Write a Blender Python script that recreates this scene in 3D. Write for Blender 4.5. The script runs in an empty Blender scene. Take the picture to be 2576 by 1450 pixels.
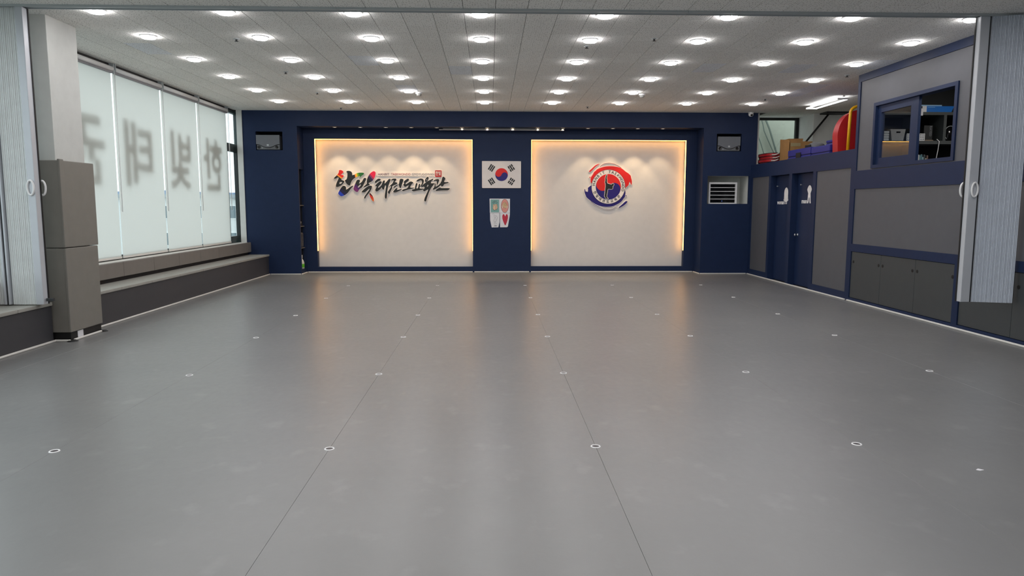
import bpy, bmesh, math, random
import numpy as np
from mathutils import Vector, Matrix
random.seed(7)
SC = bpy.context.scene
COL = SC.collection

# ------------------------------------------------------------------ camera
CAM_H, YAW, PITCH, ROLL, FPX = 1.356, 0.0305152, 0.114853, 0.00135274, 1790.72
cd = bpy.data.cameras.new('camera'); cam = bpy.data.objects.new('camera', cd); COL.objects.link(cam)
cd.sensor_fit = 'HORIZONTAL'; cd.sensor_width = 36.0; cd.lens = FPX / 2576 * 36.0
cd.clip_start = 0.05; cd.clip_end = 3000
fw = Vector((math.sin(YAW)*math.cos(PITCH), math.cos(YAW)*math.cos(PITCH), -math.sin(PITCH)))
rt = Vector((math.cos(YAW), -math.sin(YAW), 0)); up = rt.cross(fw)
r2 = rt*math.cos(ROLL) + up*math.sin(ROLL); u2 = -rt*math.sin(ROLL) + up*math.cos(ROLL)
cam.matrix_world = Matrix(((r2.x, u2.x, -fw.x, 0), (r2.y, u2.y, -fw.y, 0), (r2.z, u2.z, -fw.z, CAM_H), (0, 0, 0, 1)))
SC.camera = cam

# ------------------------------------------------------------------ world, exposure
wd = bpy.data.worlds.new('overcast_sky'); SC.world = wd; wd.use_nodes = True
bg = wd.node_tree.nodes['Background']; bg.inputs[0].default_value = (0.90, 0.965, 1.0, 1); bg.inputs[1].default_value = 1.82
SC.view_settings.view_transform = 'Standard'; SC.view_settings.look = 'None'
SC.view_settings.exposure = 0.26; SC.view_settings.gamma = 1.0; SC.view_settings.use_curve_mapping = False
SC.cycles.use_denoising = True
SC.cycles.max_bounces = 8; SC.cycles.diffuse_bounces = 5; SC.cycles.glossy_bounces = 3
SC.cycles.transparent_max_bounces = 16; SC.cycles.sample_clamp_indirect = 6.0
DOWN_E, LED_E, SPOT_W = 55.0, 7.5, 24.0

CZ = 3.18            # ceiling height
YF, YR, YP = 14.14, 14.58, 14.70    # back wall face, recess face, white panel face
XR = 5.17            # right wall face
XW = -4.956           # window glass

# ------------------------------------------------------------------ materials
def lin(c):
    return tuple(((v/255)/12.92 if v/255 <= .04045 else ((v/255+.055)/1.055)**2.4) for v in c) + (1,)
MATS = {}
def mat(name, rgb, rough=.55, metal=0.0, spec=.5, var=.04, scale=9.0, bump=0.0, bscale=60.0, emit=0.0, ecol=None):
    if name in MATS: return MATS[name]
    m = bpy.data.materials.new(name); m.use_nodes = True; nt = m.node_tree; b = nt.nodes['Principled BSDF']
    c = lin(rgb); b.inputs['Base Color'].default_value = c
    b.inputs['Roughness'].default_value = rough; b.inputs['Metallic'].default_value = metal
    b.inputs['Specular IOR Level'].default_value = spec
    tc = nt.nodes.new('ShaderNodeNewGeometry')
    if var > 0:
        n = nt.nodes.new('ShaderNodeTexNoise'); n.inputs['Scale'].default_value = scale; n.inputs['Detail'].default_value = 4
        nt.links.new(tc.outputs['Position'], n.inputs['Vector'])
        r = nt.nodes.new('ShaderNodeValToRGB'); nt.links.new(n.outputs['Fac'], r.inputs[0])
        r.color_ramp.elements[0].position = .3; r.color_ramp.elements[1].position = .7
        r.color_ramp.elements[0].color = tuple(v*(1-var) for v in c[:3])+(1,)
        r.color_ramp.elements[1].color = tuple(min(1, v*(1+var)) for v in c[:3])+(1,)
        nt.links.new(r.outputs[0], b.inputs['Base Color'])
    if bump > 0:
        n2 = nt.nodes.new('ShaderNodeTexNoise'); n2.inputs['Scale'].default_value = bscale; n2.inputs['Detail'].default_value = 3
        nt.links.new(tc.outputs['Position'], n2.inputs['Vector'])
        bp = nt.nodes.new('ShaderNodeBump'); bp.inputs['Strength'].default_value = bump; bp.inputs['Distance'].default_value = .004
        nt.links.new(n2.outputs['Fac'], bp.inputs['Height']); nt.links.new(bp.outputs[0], b.inputs['Normal'])
    if emit > 0:
        b.inputs['Emission Color'].default_value = (ecol or c[:3])[:3]+(1,); b.inputs['Emission Strength'].default_value = emit
    MATS[name] = m; return m

def glass(name, tint, boost=1.0):
    m = bpy.data.materials.new(name); m.use_nodes = True; nt = m.node_tree; nt.nodes.clear()
    o = nt.nodes.new('ShaderNodeOutputMaterial'); mx = nt.nodes.new('ShaderNodeMixShader')
    t = nt.nodes.new('ShaderNodeBsdfTransparent'); t.inputs[0].default_value = tint+(1,)
    g = nt.nodes.new('ShaderNodeBsdfGlossy'); g.inputs['Roughness'].default_value = .0
    f = nt.nodes.new('ShaderNodeLayerWeight'); f.inputs[0].default_value = .5      # Schlick reflectance, same from both sides
    p5 = nt.nodes.new('ShaderNodeMath'); p5.operation = 'POWER'; p5.inputs[1].default_value = 5.0
    mm = nt.nodes.new('ShaderNodeMath'); mm.operation = 'MULTIPLY_ADD'; mm.inputs[1].default_value = .96*boost; mm.inputs[2].default_value = .04*boost; mm.use_clamp = True
    nt.links.new(f.outputs['Facing'], p5.inputs[0]); nt.links.new(p5.outputs[0], mm.inputs[0]); nt.links.new(mm.outputs[0], mx.inputs[0])
    nt.links.new(t.outputs[0], mx.inputs[1]); nt.links.new(g.outputs[0], mx.inputs[2]); nt.links.new(mx.outputs[0], o.inputs[0])
    return m

def blind_material():
    m = bpy.data.materials.new('blind_fabric'); m.use_nodes = True; nt = m.node_tree; nt.nodes.clear()
    o = nt.nodes.new('ShaderNodeOutputMaterial'); mx = nt.nodes.new('ShaderNodeMixShader'); mx.inputs[0].default_value = .74
    d = nt.nodes.new('ShaderNodeBsdfDiffuse'); t = nt.nodes.new('ShaderNodeBsdfTranslucent')
    g = nt.nodes.new('ShaderNodeNewGeometry')
    w = nt.nodes.new('ShaderNodeTexNoise'); w.inputs['Scale'].default_value = 260; nt.links.new(g.outputs['Position'], w.inputs['Vector'])
    r = nt.nodes.new('ShaderNodeValToRGB'); nt.links.new(w.outputs['Fac'], r.inputs[0])
    r.color_ramp.elements[0].color = (.82, .825, .80, 1); r.color_ramp.elements[1].color = (.90, .905, .88, 1)
    nt.links.new(r.outputs[0], d.inputs[0]); nt.links.new(r.outputs[0], t.inputs[0])
    nt.links.new(d.outputs[0], mx.inputs[1]); nt.links.new(t.outputs[0], mx.inputs[2]); nt.links.new(mx.outputs[0], o.inputs[0])
    return m

def floor_material():
    m = bpy.data.materials.new('floor_vinyl'); m.use_nodes = True; nt = m.node_tree; b = nt.nodes['Principled BSDF']
    g = nt.nodes.new('ShaderNodeNewGeometry'); L = nt.links.new
    def noise(scale, detail, sx=1, sy=1):
        mp = nt.nodes.new('ShaderNodeMapping'); mp.inputs['Scale'].default_value = (sx, sy, 1)
        n = nt.nodes.new('ShaderNodeTexNoise'); n.inputs['Scale'].default_value = scale; n.inputs['Detail'].default_value = detail
        L(g.outputs['Position'], mp.inputs[0]); L(mp.outputs[0], n.inputs['Vector']); return n
    n1 = noise(1.3, 6); n2 = noise(22, 5, 1, .55)
    r1 = nt.nodes.new('ShaderNodeValToRGB'); L(n1.outputs['Fac'], r1.inputs[0])
    r1.color_ramp.elements[0].position = .3; r1.color_ramp.elements[1].position = .75
    r1.color_ramp.elements[0].color = (.178, .181, .180, 1); r1.color_ramp.elements[1].color = (.202, .203, .201, 1)
    # scuffs: pale worn streaks
    n4 = noise(5, 7, 1, .8); r4 = nt.nodes.new('ShaderNodeValToRGB'); L(n4.outputs['Fac'], r4.inputs[0])
    r4.color_ramp.elements[0].position = .60; r4.color_ramp.elements[1].position = .74
    mx = nt.nodes.new('ShaderNodeMix'); mx.data_type = 'RGBA'
    mf = nt.nodes.new('ShaderNodeMath'); mf.operation = 'MULTIPLY'; mf.inputs[1].default_value = .35
    L(r4.outputs[0], mf.inputs[0]); L(mf.outputs[0], mx.inputs['Factor']); L(r1.outputs[0], mx.inputs['A'])
    mx.inputs['B'].default_value = (.31, .31, .307, 1); L(mx.outputs['Result'], b.inputs['Base Color'])
    rr = nt.nodes.new('ShaderNodeMapRange'); rr.inputs[3].default_value = .29; rr.inputs[4].default_value = .39
    L(n2.outputs['Fac'], rr.inputs[0]); L(rr.outputs[0], b.inputs['Roughness'])
    b.inputs['Specular IOR Level'].default_value = .9
    n3 = noise(38, 6, 1, .6); n5 = noise(7, 4)
    ad = nt.nodes.new('ShaderNodeMath'); ad.operation = 'MULTIPLY_ADD'; ad.inputs[1].default_value = 2.0
    L(n5.outputs['Fac'], ad.inputs[0]); L(n3.outputs['Fac'], ad.inputs[2])
    bp = nt.nodes.new('ShaderNodeBump'); bp.inputs['Strength'].default_value = .11; bp.inputs['Distance'].default_value = .0035
    L(ad.outputs[0], bp.inputs['Height']); L(bp.outputs[0], b.inputs['Normal'])
    return m

def tile_material():
    m = bpy.data.materials.new('ceiling_tile'); m.use_nodes = True; nt = m.node_tree; b = nt.nodes['Principled BSDF']; L = nt.links.new
    g = nt.nodes.new('ShaderNodeNewGeometry'); oi = nt.nodes.new('ShaderNodeObjectInfo')
    wn = nt.nodes.new('ShaderNodeTexNoise'); wn.inputs['Scale'].default_value = 40
    L(g.outputs['Position'], wn.inputs['Vector'])
    va = nt.nodes.new('ShaderNodeVectorMath'); va.operation = 'MULTIPLY_ADD'; va.inputs[1].default_value = (.012, .012, 0)
    L(wn.outputs['Color'], va.inputs[0]); L(g.outputs['Position'], va.inputs[2])
    v = nt.nodes.new('ShaderNodeTexVoronoi'); v.inputs['Scale'].default_value = 42; v.voronoi_dimensions = '2D'
    L(va.outputs[0], v.inputs['Vector'])
    r = nt.nodes.new('ShaderNodeValToRGB'); L(v.outputs['Distance'], r.inputs[0])
    r.color_ramp.elements[0].position = .13; r.color_ramp.elements[0].color = (1, 1, 1, 1)
    r.color_ramp.elements[1].position = .2; r.color_ramp.elements[1].color = (0, 0, 0, 1)
    # only some cells carry a pinhole
    sp = nt.nodes.new('ShaderNodeSeparateColor'); L(v.outputs['Color'], sp.inputs[0])
    gt = nt.nodes.new('ShaderNodeMath'); gt.operation = 'GREATER_THAN'; gt.inputs[1].default_value = .42; L(sp.outputs[0], gt.inputs[0])
    mu = nt.nodes.new('ShaderNodeMath'); mu.operation = 'MULTIPLY'; L(r.outputs[0], mu.inputs[0]); L(gt.outputs[0], mu.inputs[1])
    cr = nt.nodes.new('ShaderNodeValToRGB'); L(oi.outputs['Random'], cr.inputs[0]); cr.color_ramp.interpolation = 'CONSTANT'
    e = cr.color_ramp.elements; e[0].color = (.86, .855, .825, 1); e[1].position = .35; e[1].color = (.89, .885, .855, 1)
    for p, c in ((.7, (.84, .835, .805, 1)), (.955, (.80, .83, .87, 1))):
        k = e.new(p); k.color = c
    mx = nt.nodes.new('ShaderNodeMix'); mx.data_type = 'RGBA'
    L(mu.outputs[0], mx.inputs['Factor']); L(cr.outputs[0], mx.inputs['A']); mx.inputs['B'].default_value = (.22, .21, .19, 1)
    L(mx.outputs['Result'], b.inputs['Base Color']); b.inputs['Roughness'].default_value = .9; b.inputs['Specular IOR Level'].default_value = .1
    return m

NAVY = mat('navy_paint', (28, 43, 74), .5, spec=.22, bump=.05, bscale=180)
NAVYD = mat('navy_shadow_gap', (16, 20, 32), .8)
GREY = mat('grey_panel', (86, 88, 93), .55, bump=.08, bscale=240, var=.03)
CAB = mat('charcoal_laminate', (62, 66, 68), .5, var=.03)
WPANEL = mat('white_panel_paint', (221, 217, 213), .75, bump=.06, bscale=260, var=.02)
WHITE = mat('white_plastic', (238, 238, 238), .35, var=.01)
TRIMW = mat('white_trim', (222, 220, 214), .45, var=.02)
PLASTER = mat('white_plaster', (206, 208, 204), .85, bump=.08, bscale=90, var=.03)
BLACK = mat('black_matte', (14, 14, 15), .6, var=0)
BLACKG = mat('black_gloss', (12, 12, 13), .15, var=0)
ALU = mat('aluminium', (184, 190, 192), .4, metal=.15, var=.02)
ALUD = mat('dark_metal', (70, 72, 74), .4, metal=.5, var=.02)
GREENF = mat('dark_green_frame', (22, 46, 48), .35, var=.02)
BENCHF = mat('bench_front_laminate', (62, 62, 66), .55, var=.03)
CUSH = mat('seat_leatherette', (158, 157, 150), .5, bump=.1, bscale=160)
PADL = mat('pad_leatherette', (128, 125, 118), .55, bump=.12, bscale=170, var=.03)
BACKP = mat('backrest_leatherette', (122, 117, 112), .55, bump=.1, bscale=170, var=.03)
PLEAT = mat('pleat_vinyl', (222, 226, 226), .45, var=.03)
POST = mat('post_aluminium', (196, 200, 206), .35, metal=.1, var=.02)
RED = mat('red_paint', (214, 20, 12), .45, var=0)
BLUE = mat('taegeuk_blue', (26, 10, 110), .45, var=0)
SIGNK = mat('sign_black', (24, 26, 26), .4, var=.05)
SIGNW = mat('sign_white', (236, 228, 222), .5, var=0)
PAPER = mat('paper_white', (226, 226, 230), .8, var=.02)
REDV = mat('red_vinyl', (176, 30, 36), .45, bump=.08, bscale=120)
BLUEV = mat('blue_vinyl', (34, 40, 124), .45, bump=.15, bscale=30)
YELL = mat('yellow_enamel', (232, 172, 20), .35, var=.02)
CARD = mat('cardboard', (150, 112, 66), .85, var=.08)
SPK = mat('speaker_plastic', (104, 108, 112), .55, var=.03)
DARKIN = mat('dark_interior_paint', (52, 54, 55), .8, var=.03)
LEDM = mat('amber_led', (255, 190, 80), .5, var=0, emit=LED_E, ecol=(1.0, .46, .085))
LENS = mat('downlight_lens', (255, 255, 255), .4, var=0, emit=DOWN_E, ecol=(1.0, .965, .97))
TUBEM = mat('tube_light_glow', (255, 255, 255), .4, var=0, emit=6.0, ecol=(1.0, .99, 1.0))
SPOTL = mat('spot_lens', (255, 240, 220), .3, var=0, emit=1.6, ecol=(1.0, .82, .6))
GLASSW = glass('window_glass', (.95, .985, .985))
GLASSO = glass('office_glass', (.93, .95, .96), 1.6)
BLIND = blind_material(); FLOORM = floor_material(); TILEM = tile_material()

# ------------------------------------------------------------------ mesh helpers
def box(bm, x0, x1, y0, y1, z0, z1, bev=0, seg=2):
    r = bmesh.ops.create_cube(bm, size=1); vs = r['verts']
    for v in vs:
        v.co = Vector((x0+(v.co.x+.5)*(x1-x0), y0+(v.co.y+.5)*(y1-y0), z0+(v.co.z+.5)*(z1-z0)))
    if bev:
        es = list({e for v in vs for e in v.link_edges})
        bmesh.ops.bevel(bm, geom=es, offset=bev, segments=seg, affect='EDGES', profile=.7)
    return bm
def tube(bm, pts, r, n=10, closed=False):
    pts = [Vector(p) for p in pts]; rings = []; prev = None; N = len(pts)
    for i, p in enumerate(pts):
        a = pts[i-1] if (i or closed) else p; c = pts[(i+1) % N] if (i < N-1 or closed) else p
        t = (c-a).normalized()
        ref = prev if prev is not None else (Vector((0, 0, 1)) if abs(t.z) < .9 else Vector((1, 0, 0)))
        s = t.cross(ref)
        if s.length < 1e-5: s = t.cross(Vector((0, 1, 0)))
        s.normalize(); w = s.cross(t).normalized(); prev = w
        rings.append([bm.verts.new(p + (s*math.cos(k*2*math.pi/n) + w*math.sin(k*2*math.pi/n))*r) for k in range(n)])
    M = N if closed else N-1
    for i in range(M):
        A, B = rings[i], rings[(i+1) % N]
        for k in range(n):
            f = bm.faces.new((A[k], A[(k+1) % n], B[(k+1) % n], B[k])); f.smooth = True
    if not closed:
        bm.faces.new(rings[0][::-1]); bm.faces.new(rings[-1])
    return bm
def lathe(bm, prof, c=(0, 0, 0), n=28, axis='Z'):
    rings = []
    for r, h in prof:
        ring = []
        for k in range(n):
            a = 2*math.pi*k/n; x, y = max(r, 1e-5)*math.cos(a), max(r, 1e-5)*math.sin(a)
            q = (x, y, h) if axis == 'Z' else ((x, h, y) if axis == 'Y' else (h, x, y))
            ring.append(bm.verts.new(Vector(c)+Vector(q)))
        rings.append(ring)
    for A, B in zip(rings, rings[1:]):
        for k in range(n):
            f = bm.faces.new((A[k], A[(k+1) % n], B[(k+1) % n], B[k])); f.smooth = True
    return bm
def prism(bm, pts, axis, t0, t1):
    """polygon pts=(a,b) extruded along axis; axis X: (a,b)=(y,z); Y: (x,z); Z: (x,y)"""
    def P(a, b, t): return (t, a, b) if axis == 'X' else ((a, t, b) if axis == 'Y' else (a, b, t))
    A = [bm.verts.new(P(a, b, t0)) for a, b in pts]; B = [bm.verts.new(P(a, b, t1)) for a, b in pts]
    bm.faces.new(A); bm.faces.new(B[::-1])
    for i in range(len(pts)):
        j = (i+1) % len(pts); bm.faces.new((A[j], A[i], B[i], B[j]))
    return bm
def grid_wall(bm, axis, u, z, t, holes=()):
    """wall slab with rectangular openings; axis Y: u is x, thickness t along y; axis X: u is y, thickness along x"""
    us = sorted({u[0], u[1]} | {min(max(h[i], u[0]), u[1]) for h in holes for i in (0, 1)})
    zs = sorted({z[0], z[1]} | {min(max(h[i], z[0]), z[1]) for h in holes for i in (2, 3)})
    def solid(i, j):
        if not (0 <= i < len(us)-1 and 0 <= j < len(zs)-1): return False
        a, b = (us[i]+us[i+1])/2, (zs[j]+zs[j+1])/2
        return not any(h[0] < a < h[1] and h[2] < b < h[3] for h in holes)
    V = {}
    def vert(a, tt, b):
        k = (a, tt, b)
        if k not in V: V[k] = bm.verts.new((a, tt, b) if axis == 'Y' else (tt, a, b))
        return V[k]
    for i in range(len(us)-1):
        for j in range(len(zs)-1):
            if not solid(i, j): continue
            a0, a1, b0, b1 = us[i], us[i+1], zs[j], zs[j+1]
            bm.faces.new([vert(a0, t[0], b0), vert(a1, t[0], b0), vert(a1, t[0], b1), vert(a0, t[0], b1)])
            bm.faces.new([vert(a0, t[1], b1), vert(a1, t[1], b1), vert(a1, t[1], b0), vert(a0, t[1], b0)])
            for di, dj, p, q in ((-1, 0, (a0, b0), (a0, b1)), (1, 0, (a1, b1), (a1, b0)), (0, -1, (a1, b0), (a0, b0)), (0, 1, (a0, b1), (a1, b1))):
                if not solid(i+di, j+dj):
                    bm.faces.new([vert(p[0], t[0], p[1]), vert(q[0], t[0], q[1]), vert(q[0], t[1], q[1]), vert(p[0], t[1], p[1])])
    return bm
def NB(): return bmesh.new()
def mesh_from(bm, name, mats):
    bmesh.ops.recalc_face_normals(bm, faces=bm.faces[:])
    me = bpy.data.meshes.new(name); bm.to_mesh(me); bm.free()
    for m in (mats if isinstance(mats, (list, tuple)) else [mats]): me.materials.append(m)
    return me
def tag(o, label=None, cat=None, group=None, kind=None):
    for k, v in (('label', label), ('category', cat), ('group', group), ('kind', kind)):
        if v: o[k] = v
    return o
def obj(name, bm, m, parent=None, org=(0, 0, 0)):
    """mesh given in world coordinates; its origin goes to org (or its parent's world origin)"""
    o_w = Vector(WORG.get(parent.name, (0, 0, 0))) if parent else Vector(org)
    if o_w.length: bmesh.ops.translate(bm, verts=bm.verts[:], vec=-o_w)
    o = bpy.data.objects.new(name, mesh_from(bm, name, m)); COL.objects.link(o)
    if parent: o.parent = parent; WORG[o.name] = tuple(o_w)
    else: o.location = o_w; WORG[o.name] = tuple(o_w)
    return o
WORG = {}
def thing(name, label, cat, loc, group=None):
    o = bpy.data.objects.new(name, None); COL.objects.link(o); o.location = loc; WORG[o.name] = tuple(loc)
    o.empty_display_size = .1
    return tag(o, label, cat, group)
def struct(name, bm, m, parent=None, label=None):
    o = obj(name, bm, m, parent)
    if not parent: tag(o, label, None, None, 'structure')
    return o
def dup(root, loc, label=None):
    r = root.copy(); COL.objects.link(r); r.location = loc; WORG[r.name] = tuple(loc)
    if label: r['label'] = label
    for ch in list(root.children):
        c = ch.copy(); COL.objects.link(c); c.parent = r
        for g in list(ch.children):
            d = g.copy(); COL.objects.link(d); d.parent = c
    return r
def B(*a, **k): return box(NB(), *a, **k)

# ---- flat drawing helpers (for lettering and marks) ; mapping 'Y' faces -Y, 'X' faces -X
def chaikin(p, n=1):
    for _ in range(n):
        q = []
        for i in range(len(p)):
            a, b = p[i], p[(i+1) % len(p)]
            q += [(a[0]*.78+b[0]*.22, a[1]*.78+b[1]*.22), (a[0]*.22+b[0]*.78, a[1]*.22+b[1]*.78)]
        p = q
    return p
def _curve_bm(loops, depth, offset=0):
    cu = bpy.data.curves.new('tmp', 'CURVE'); cu.dimensions = '2D'; cu.fill_mode = 'BOTH'; cu.extrude = depth/2; cu.offset = offset
    for lp in loops:
        s = cu.splines.new('POLY'); s.points.add(len(lp)-1); s.use_cyclic_u = True
        for p, c in zip(s.points, lp): p.co = (c[0], c[1], 0, 1)
    return _obj_bm(cu)
def _obj_bm(cu):
    o = bpy.data.objects.new('tmp', cu); COL.objects.link(o)
    bpy.context.view_layer.update()
    me = bpy.data.meshes.new_from_object(o); bm = bmesh.new(); bm.from_mesh(me)
    bpy.data.objects.remove(o); bpy.data.curves.remove(cu); bpy.data.meshes.remove(me)
    bmesh.ops.remove_doubles(bm, verts=bm.verts[:], dist=1e-6)
    return bm
def text_bm(body, size, depth=.002, bold=0.0, align='CENTER', width=None):
    cu = bpy.data.curves.new('tmp', 'FONT'); cu.body = body; cu.size = size; cu.extrude = depth/2; cu.offset = bold
    cu.align_x = align; cu.align_y = 'CENTER'; cu.resolution_u = 3
    bm = _obj_bm(cu)
    if width:
        xs = [v.co.x for v in bm.verts]; k = width/(max(xs)-min(xs))
        for v in bm.verts: v.co.x *= k
    return bm
MAPM = {'Y': Matrix(((1, 0, 0, 0), (0, 0, -1, 0), (0, 1, 0, 0), (0, 0, 0, 1))),
        'X': Matrix(((0, 0, -1, 0), (-1, 0, 0, 0), (0, 1, 0, 0), (0, 0, 0, 1)))}
def to_wall(bm, wall, plane, depth, org=(0, 0)):
    """local drawing (a,b) -> wall plane; front sits depth proud of plane. org = world (x,z) or (y,z) of local zero"""
    M = MAPM[wall].copy()
    if wall == 'Y': T = Matrix.Translation((org[0], plane-depth/2, org[1]))
    else: T = Matrix.Translation((plane-depth/2, org[0], org[1]))
    bmesh.ops.transform(bm, matrix=T @ M, verts=bm.verts[:]); return bm
def merge(dst, src):
    me = bpy.data.meshes.new('t'); src.to_mesh(me); src.free(); dst.from_mesh(me); bpy.data.meshes.remove(me); return dst
def ellipse(cx, cy, rx, ry, n=40, a0=0, a1=2*math.pi):
    return [(cx+rx*math.cos(a0+(a1-a0)*i/n), cy+ry*math.sin(a0+(a1-a0)*i/n)) for i in range(n)]
def stroke(pts, w):
    """thin ribbon outline around an open line"""
    L, R = [], []
    for i, p in enumerate(pts):
        a = pts[max(i-1, 0)]; b = pts[min(i+1, len(pts)-1)]; dx, dy = b[0]-a[0], b[1]-a[1]; l = math.hypot(dx, dy) or 1
        ww = w/2
        L.append((p[0]-dy/l*ww, p[1]+dx/l*ww)); R.append((p[0]+dy/l*ww, p[1]-dx/l*ww))
    return L+R[::-1]
def offset_outline(loops, grow, res):
    """outline of everything within `grow` of the shapes (white backing boards of cut-out letters)"""
    xs = [p[0] for l in loops for p in l]; ys = [p[1] for l in loops for p in l]; mg = grow+4*res
    x0, y0 = min(xs)-mg, min(ys)-mg; nx, ny = int((max(xs)+mg-x0)/res)+1, int((max(ys)+mg-y0)/res)+1
    X, Y = np.meshgrid(x0+np.arange(nx)*res, y0+np.arange(ny)*res)
    mask = np.zeros((ny, nx), bool)
    for lp in loops:
        ins = np.zeros((ny, nx), bool)
        for i in range(len(lp)):
            (xa, ya), (xb, yb) = lp[i], lp[(i+1) % len(lp)]
            if ya == yb: continue
            c = ((ya > Y) != (yb > Y)) & (X < (xb-xa)*(Y-ya)/(yb-ya)+xa); ins ^= c
        mask |= ins
    k = int(round(grow/res)); out = mask.copy()
    for dx in range(-k, k+1):
        for dy in range(-k, k+1):
            if dx*dx+dy*dy <= k*k+.5: out |= np.roll(np.roll(mask, dx, 1), dy, 0)
    F = out.astype(float)
    for _ in range(2):
        F = (F+np.roll(F, 1, 0)+np.roll(F, -1, 0)+np.roll(F, 1, 1)+np.roll(F, -1, 1))/5
    nxt = {}
    def edge(i, j, h):
        if h: t = (.5-F[j, i])/(F[j, i+1]-F[j, i]); return (x0+(i+t)*res, y0+j*res)
        t = (.5-F[j, i])/(F[j+1, i]-F[j, i]); return (x0+i*res, y0+(j+t)*res)
    I = F > .5
    cells = np.argwhere((I[:-1, :-1].astype(int)+I[1:, :-1]+I[:-1, 1:]+I[1:, 1:]) % 4 != 0)
    POS = {}
    for j, i in cells:
        c = [I[j, i], I[j, i+1], I[j+1, i+1], I[j+1, i]]
        E = [('h', i, j), ('v', i+1, j), ('h', i, j+1), ('v', i, j)]
        starts = [k for k in range(4) if c[k] and not c[(k+1) % 4]]; ends = [k for k in range(4) if not c[k] and c[(k+1) % 4]]
        for s in starts:
            e = min(ends, key=lambda q: (s-q) % 4 if (s-q) % 4 else 9)
            a, b = E[s], E[e]; nxt[a] = b
            for q in (a, b): POS[q] = edge(q[1], q[2], q[0] == 'h')
    out_loops = []
    while nxt:
        s = next(iter(nxt)); lp = []; k = s
        while k in nxt:
            n = nxt.pop(k); lp.append(POS[k]); k = n
        if len(lp) > 14: out_loops.append(lp[::2])
    return out_loops

# ================================================================== STRUCTURE
# ---- floor: base slab + vinyl sheets with seams
fl = struct('floor', B(-5.0, 7.2, -4, 14.7, -.08, -.006), mat('floor_base', (104, 104, 102), .9, var=0))
sx = [-5.0, -3.93, -2.42, -.905, .595, 2.10, 3.64, 5.2]
for a, b in zip(sx, sx[1:]):
    struct('mat_sheet', B(a+.0005, b-.0005, -4, 14.66, -.006, 0, bev=.0007, seg=1), FLOORM, fl)

# ---- ceiling: dark plenum slab + acoustic tiles
ce = struct('ceiling', B(-5.1, 7.25, -4, 15.0, CZ+.012, CZ+.09), mat('ceiling_gap', (42, 40, 36), .9, var=0))
def tile_bm(x, y, bm=None):
    return box(bm or NB(), x+.0021, x+.2979, y+.0021, y+.5979, CZ, CZ+.0122, bev=.0016, seg=1)
tile_me = mesh_from(tile_bm(0, 0), 'acoustic_tile', TILEM)
for v in tile_me.vertices: v.co.z -= CZ
cells = []
for i in range(-16, 25):
    x = -.247+.3*i
    if x+.3 < -5.02 or x > 7.2: continue
    off = .24 if i % 2 else -.05
    for k in range(-20, 26):
        y = 7.6+off+.6*(k-12)
        if y > 14.9 or y < -4: continue
        cells.append((x, y))
rest = NB(); front = []
for x, y in cells:
    vis = y > 6.25 and y+.6 < 14.16 and x > -.50*(y+.6)-.3 and x+.3 < 5.2
    if y+.6 > 14.16 and x < 5.2: continue
    (front.append((x, y)) if vis else tile_bm(x, y, rest))
front.sort(key=lambda c: c[1])
for x, y in front[300:]: tile_bm(x, y, rest)
for x, y in front[:300]:
    o = bpy.data.objects.new('acoustic_tile', tile_me); COL.objects.link(o); o.location = (x, y, CZ); o.parent = ce
for x, y in [c for c in cells if c[1]+.6 > 14.16 and c[0] < 5.2 and c[1] < 14.14]:
    box(rest, x+.0012, x+.2988, y+.0014, 14.139, CZ, CZ+.012)
ro = struct('far_acoustic_tiles', rest, TILEM, ce); ro['kind'] = 'stuff'

# ---- back wall (navy) with recess, speaker niches and air-conditioner opening
NL = (-4.53, -4.015, 2.425, 2.779); NR = (4.465, 4.957, 2.433, 2.775); NA = (4.31, 5.138, 1.404, 1.953)
wb = struct('wall_back', grid_wall(NB(), 'Y', (-4.775, 5.27), (0, CZ), (YF, YF+.05), [(-3.735, 4.205, -1, 2.887), NL, NR, NA]), NAVY)
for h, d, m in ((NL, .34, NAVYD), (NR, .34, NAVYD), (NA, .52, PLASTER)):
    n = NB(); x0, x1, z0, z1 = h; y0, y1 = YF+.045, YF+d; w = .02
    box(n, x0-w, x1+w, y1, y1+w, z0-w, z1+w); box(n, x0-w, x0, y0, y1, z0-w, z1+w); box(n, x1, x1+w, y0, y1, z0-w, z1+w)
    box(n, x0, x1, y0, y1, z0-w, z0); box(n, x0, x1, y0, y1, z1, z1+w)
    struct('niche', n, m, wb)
# recess shell
wrl = struct('wall_recess_left', grid_wall(NB(), 'X', (YF+.05, YP+.06), (0, 2.94), (-3.775, -3.735), [(14.20, 14.50, .09, 2.07)]), NAVY)
struct('wall_recess_right', B(4.205, 4.245, YF+.05, YP+.06, 0, 2.94), NAVY)
struct('ceiling_recess', B(-3.735, 4.205, YF+.05, YP+.06, 2.887, 2.93), NAVY)
PL = (-3.512, -.357, .112, 2.682); PR = (.832, 3.985, .118, 2.682)
wr = struct('wall_recess_back', grid_wall(NB(), 'Y', (-3.735, 4.205), (0, 2.887), (YR, YP), [PL, PR]), NAVY)
struct('wall_outer_back', B(-5.1, 5.32, 14.95, 15.05, -.1, CZ+.1), PLASTER)
for q in (PL, PR):
    struct('white_panel', B(q[0]-.02, q[1]+.02, YP, YP+.025, q[2]-.02, q[3]+.02), WPANEL, wr)
    w, y0 = .009, YR+.012
    struct('led_strip', B(q[0], q[0]+w, y0, y0+.034, q[2]+.33, q[3]-w), LEDM, wr)
    struct('led_strip', B(q[1]-w, q[1], y0, y0+.034, q[2]+.33, q[3]-w), LEDM, wr)
    struct('led_strip', B(q[0], q[1], y0, y0+.034, q[3]-w, q[3]), LEDM, wr)
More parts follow.
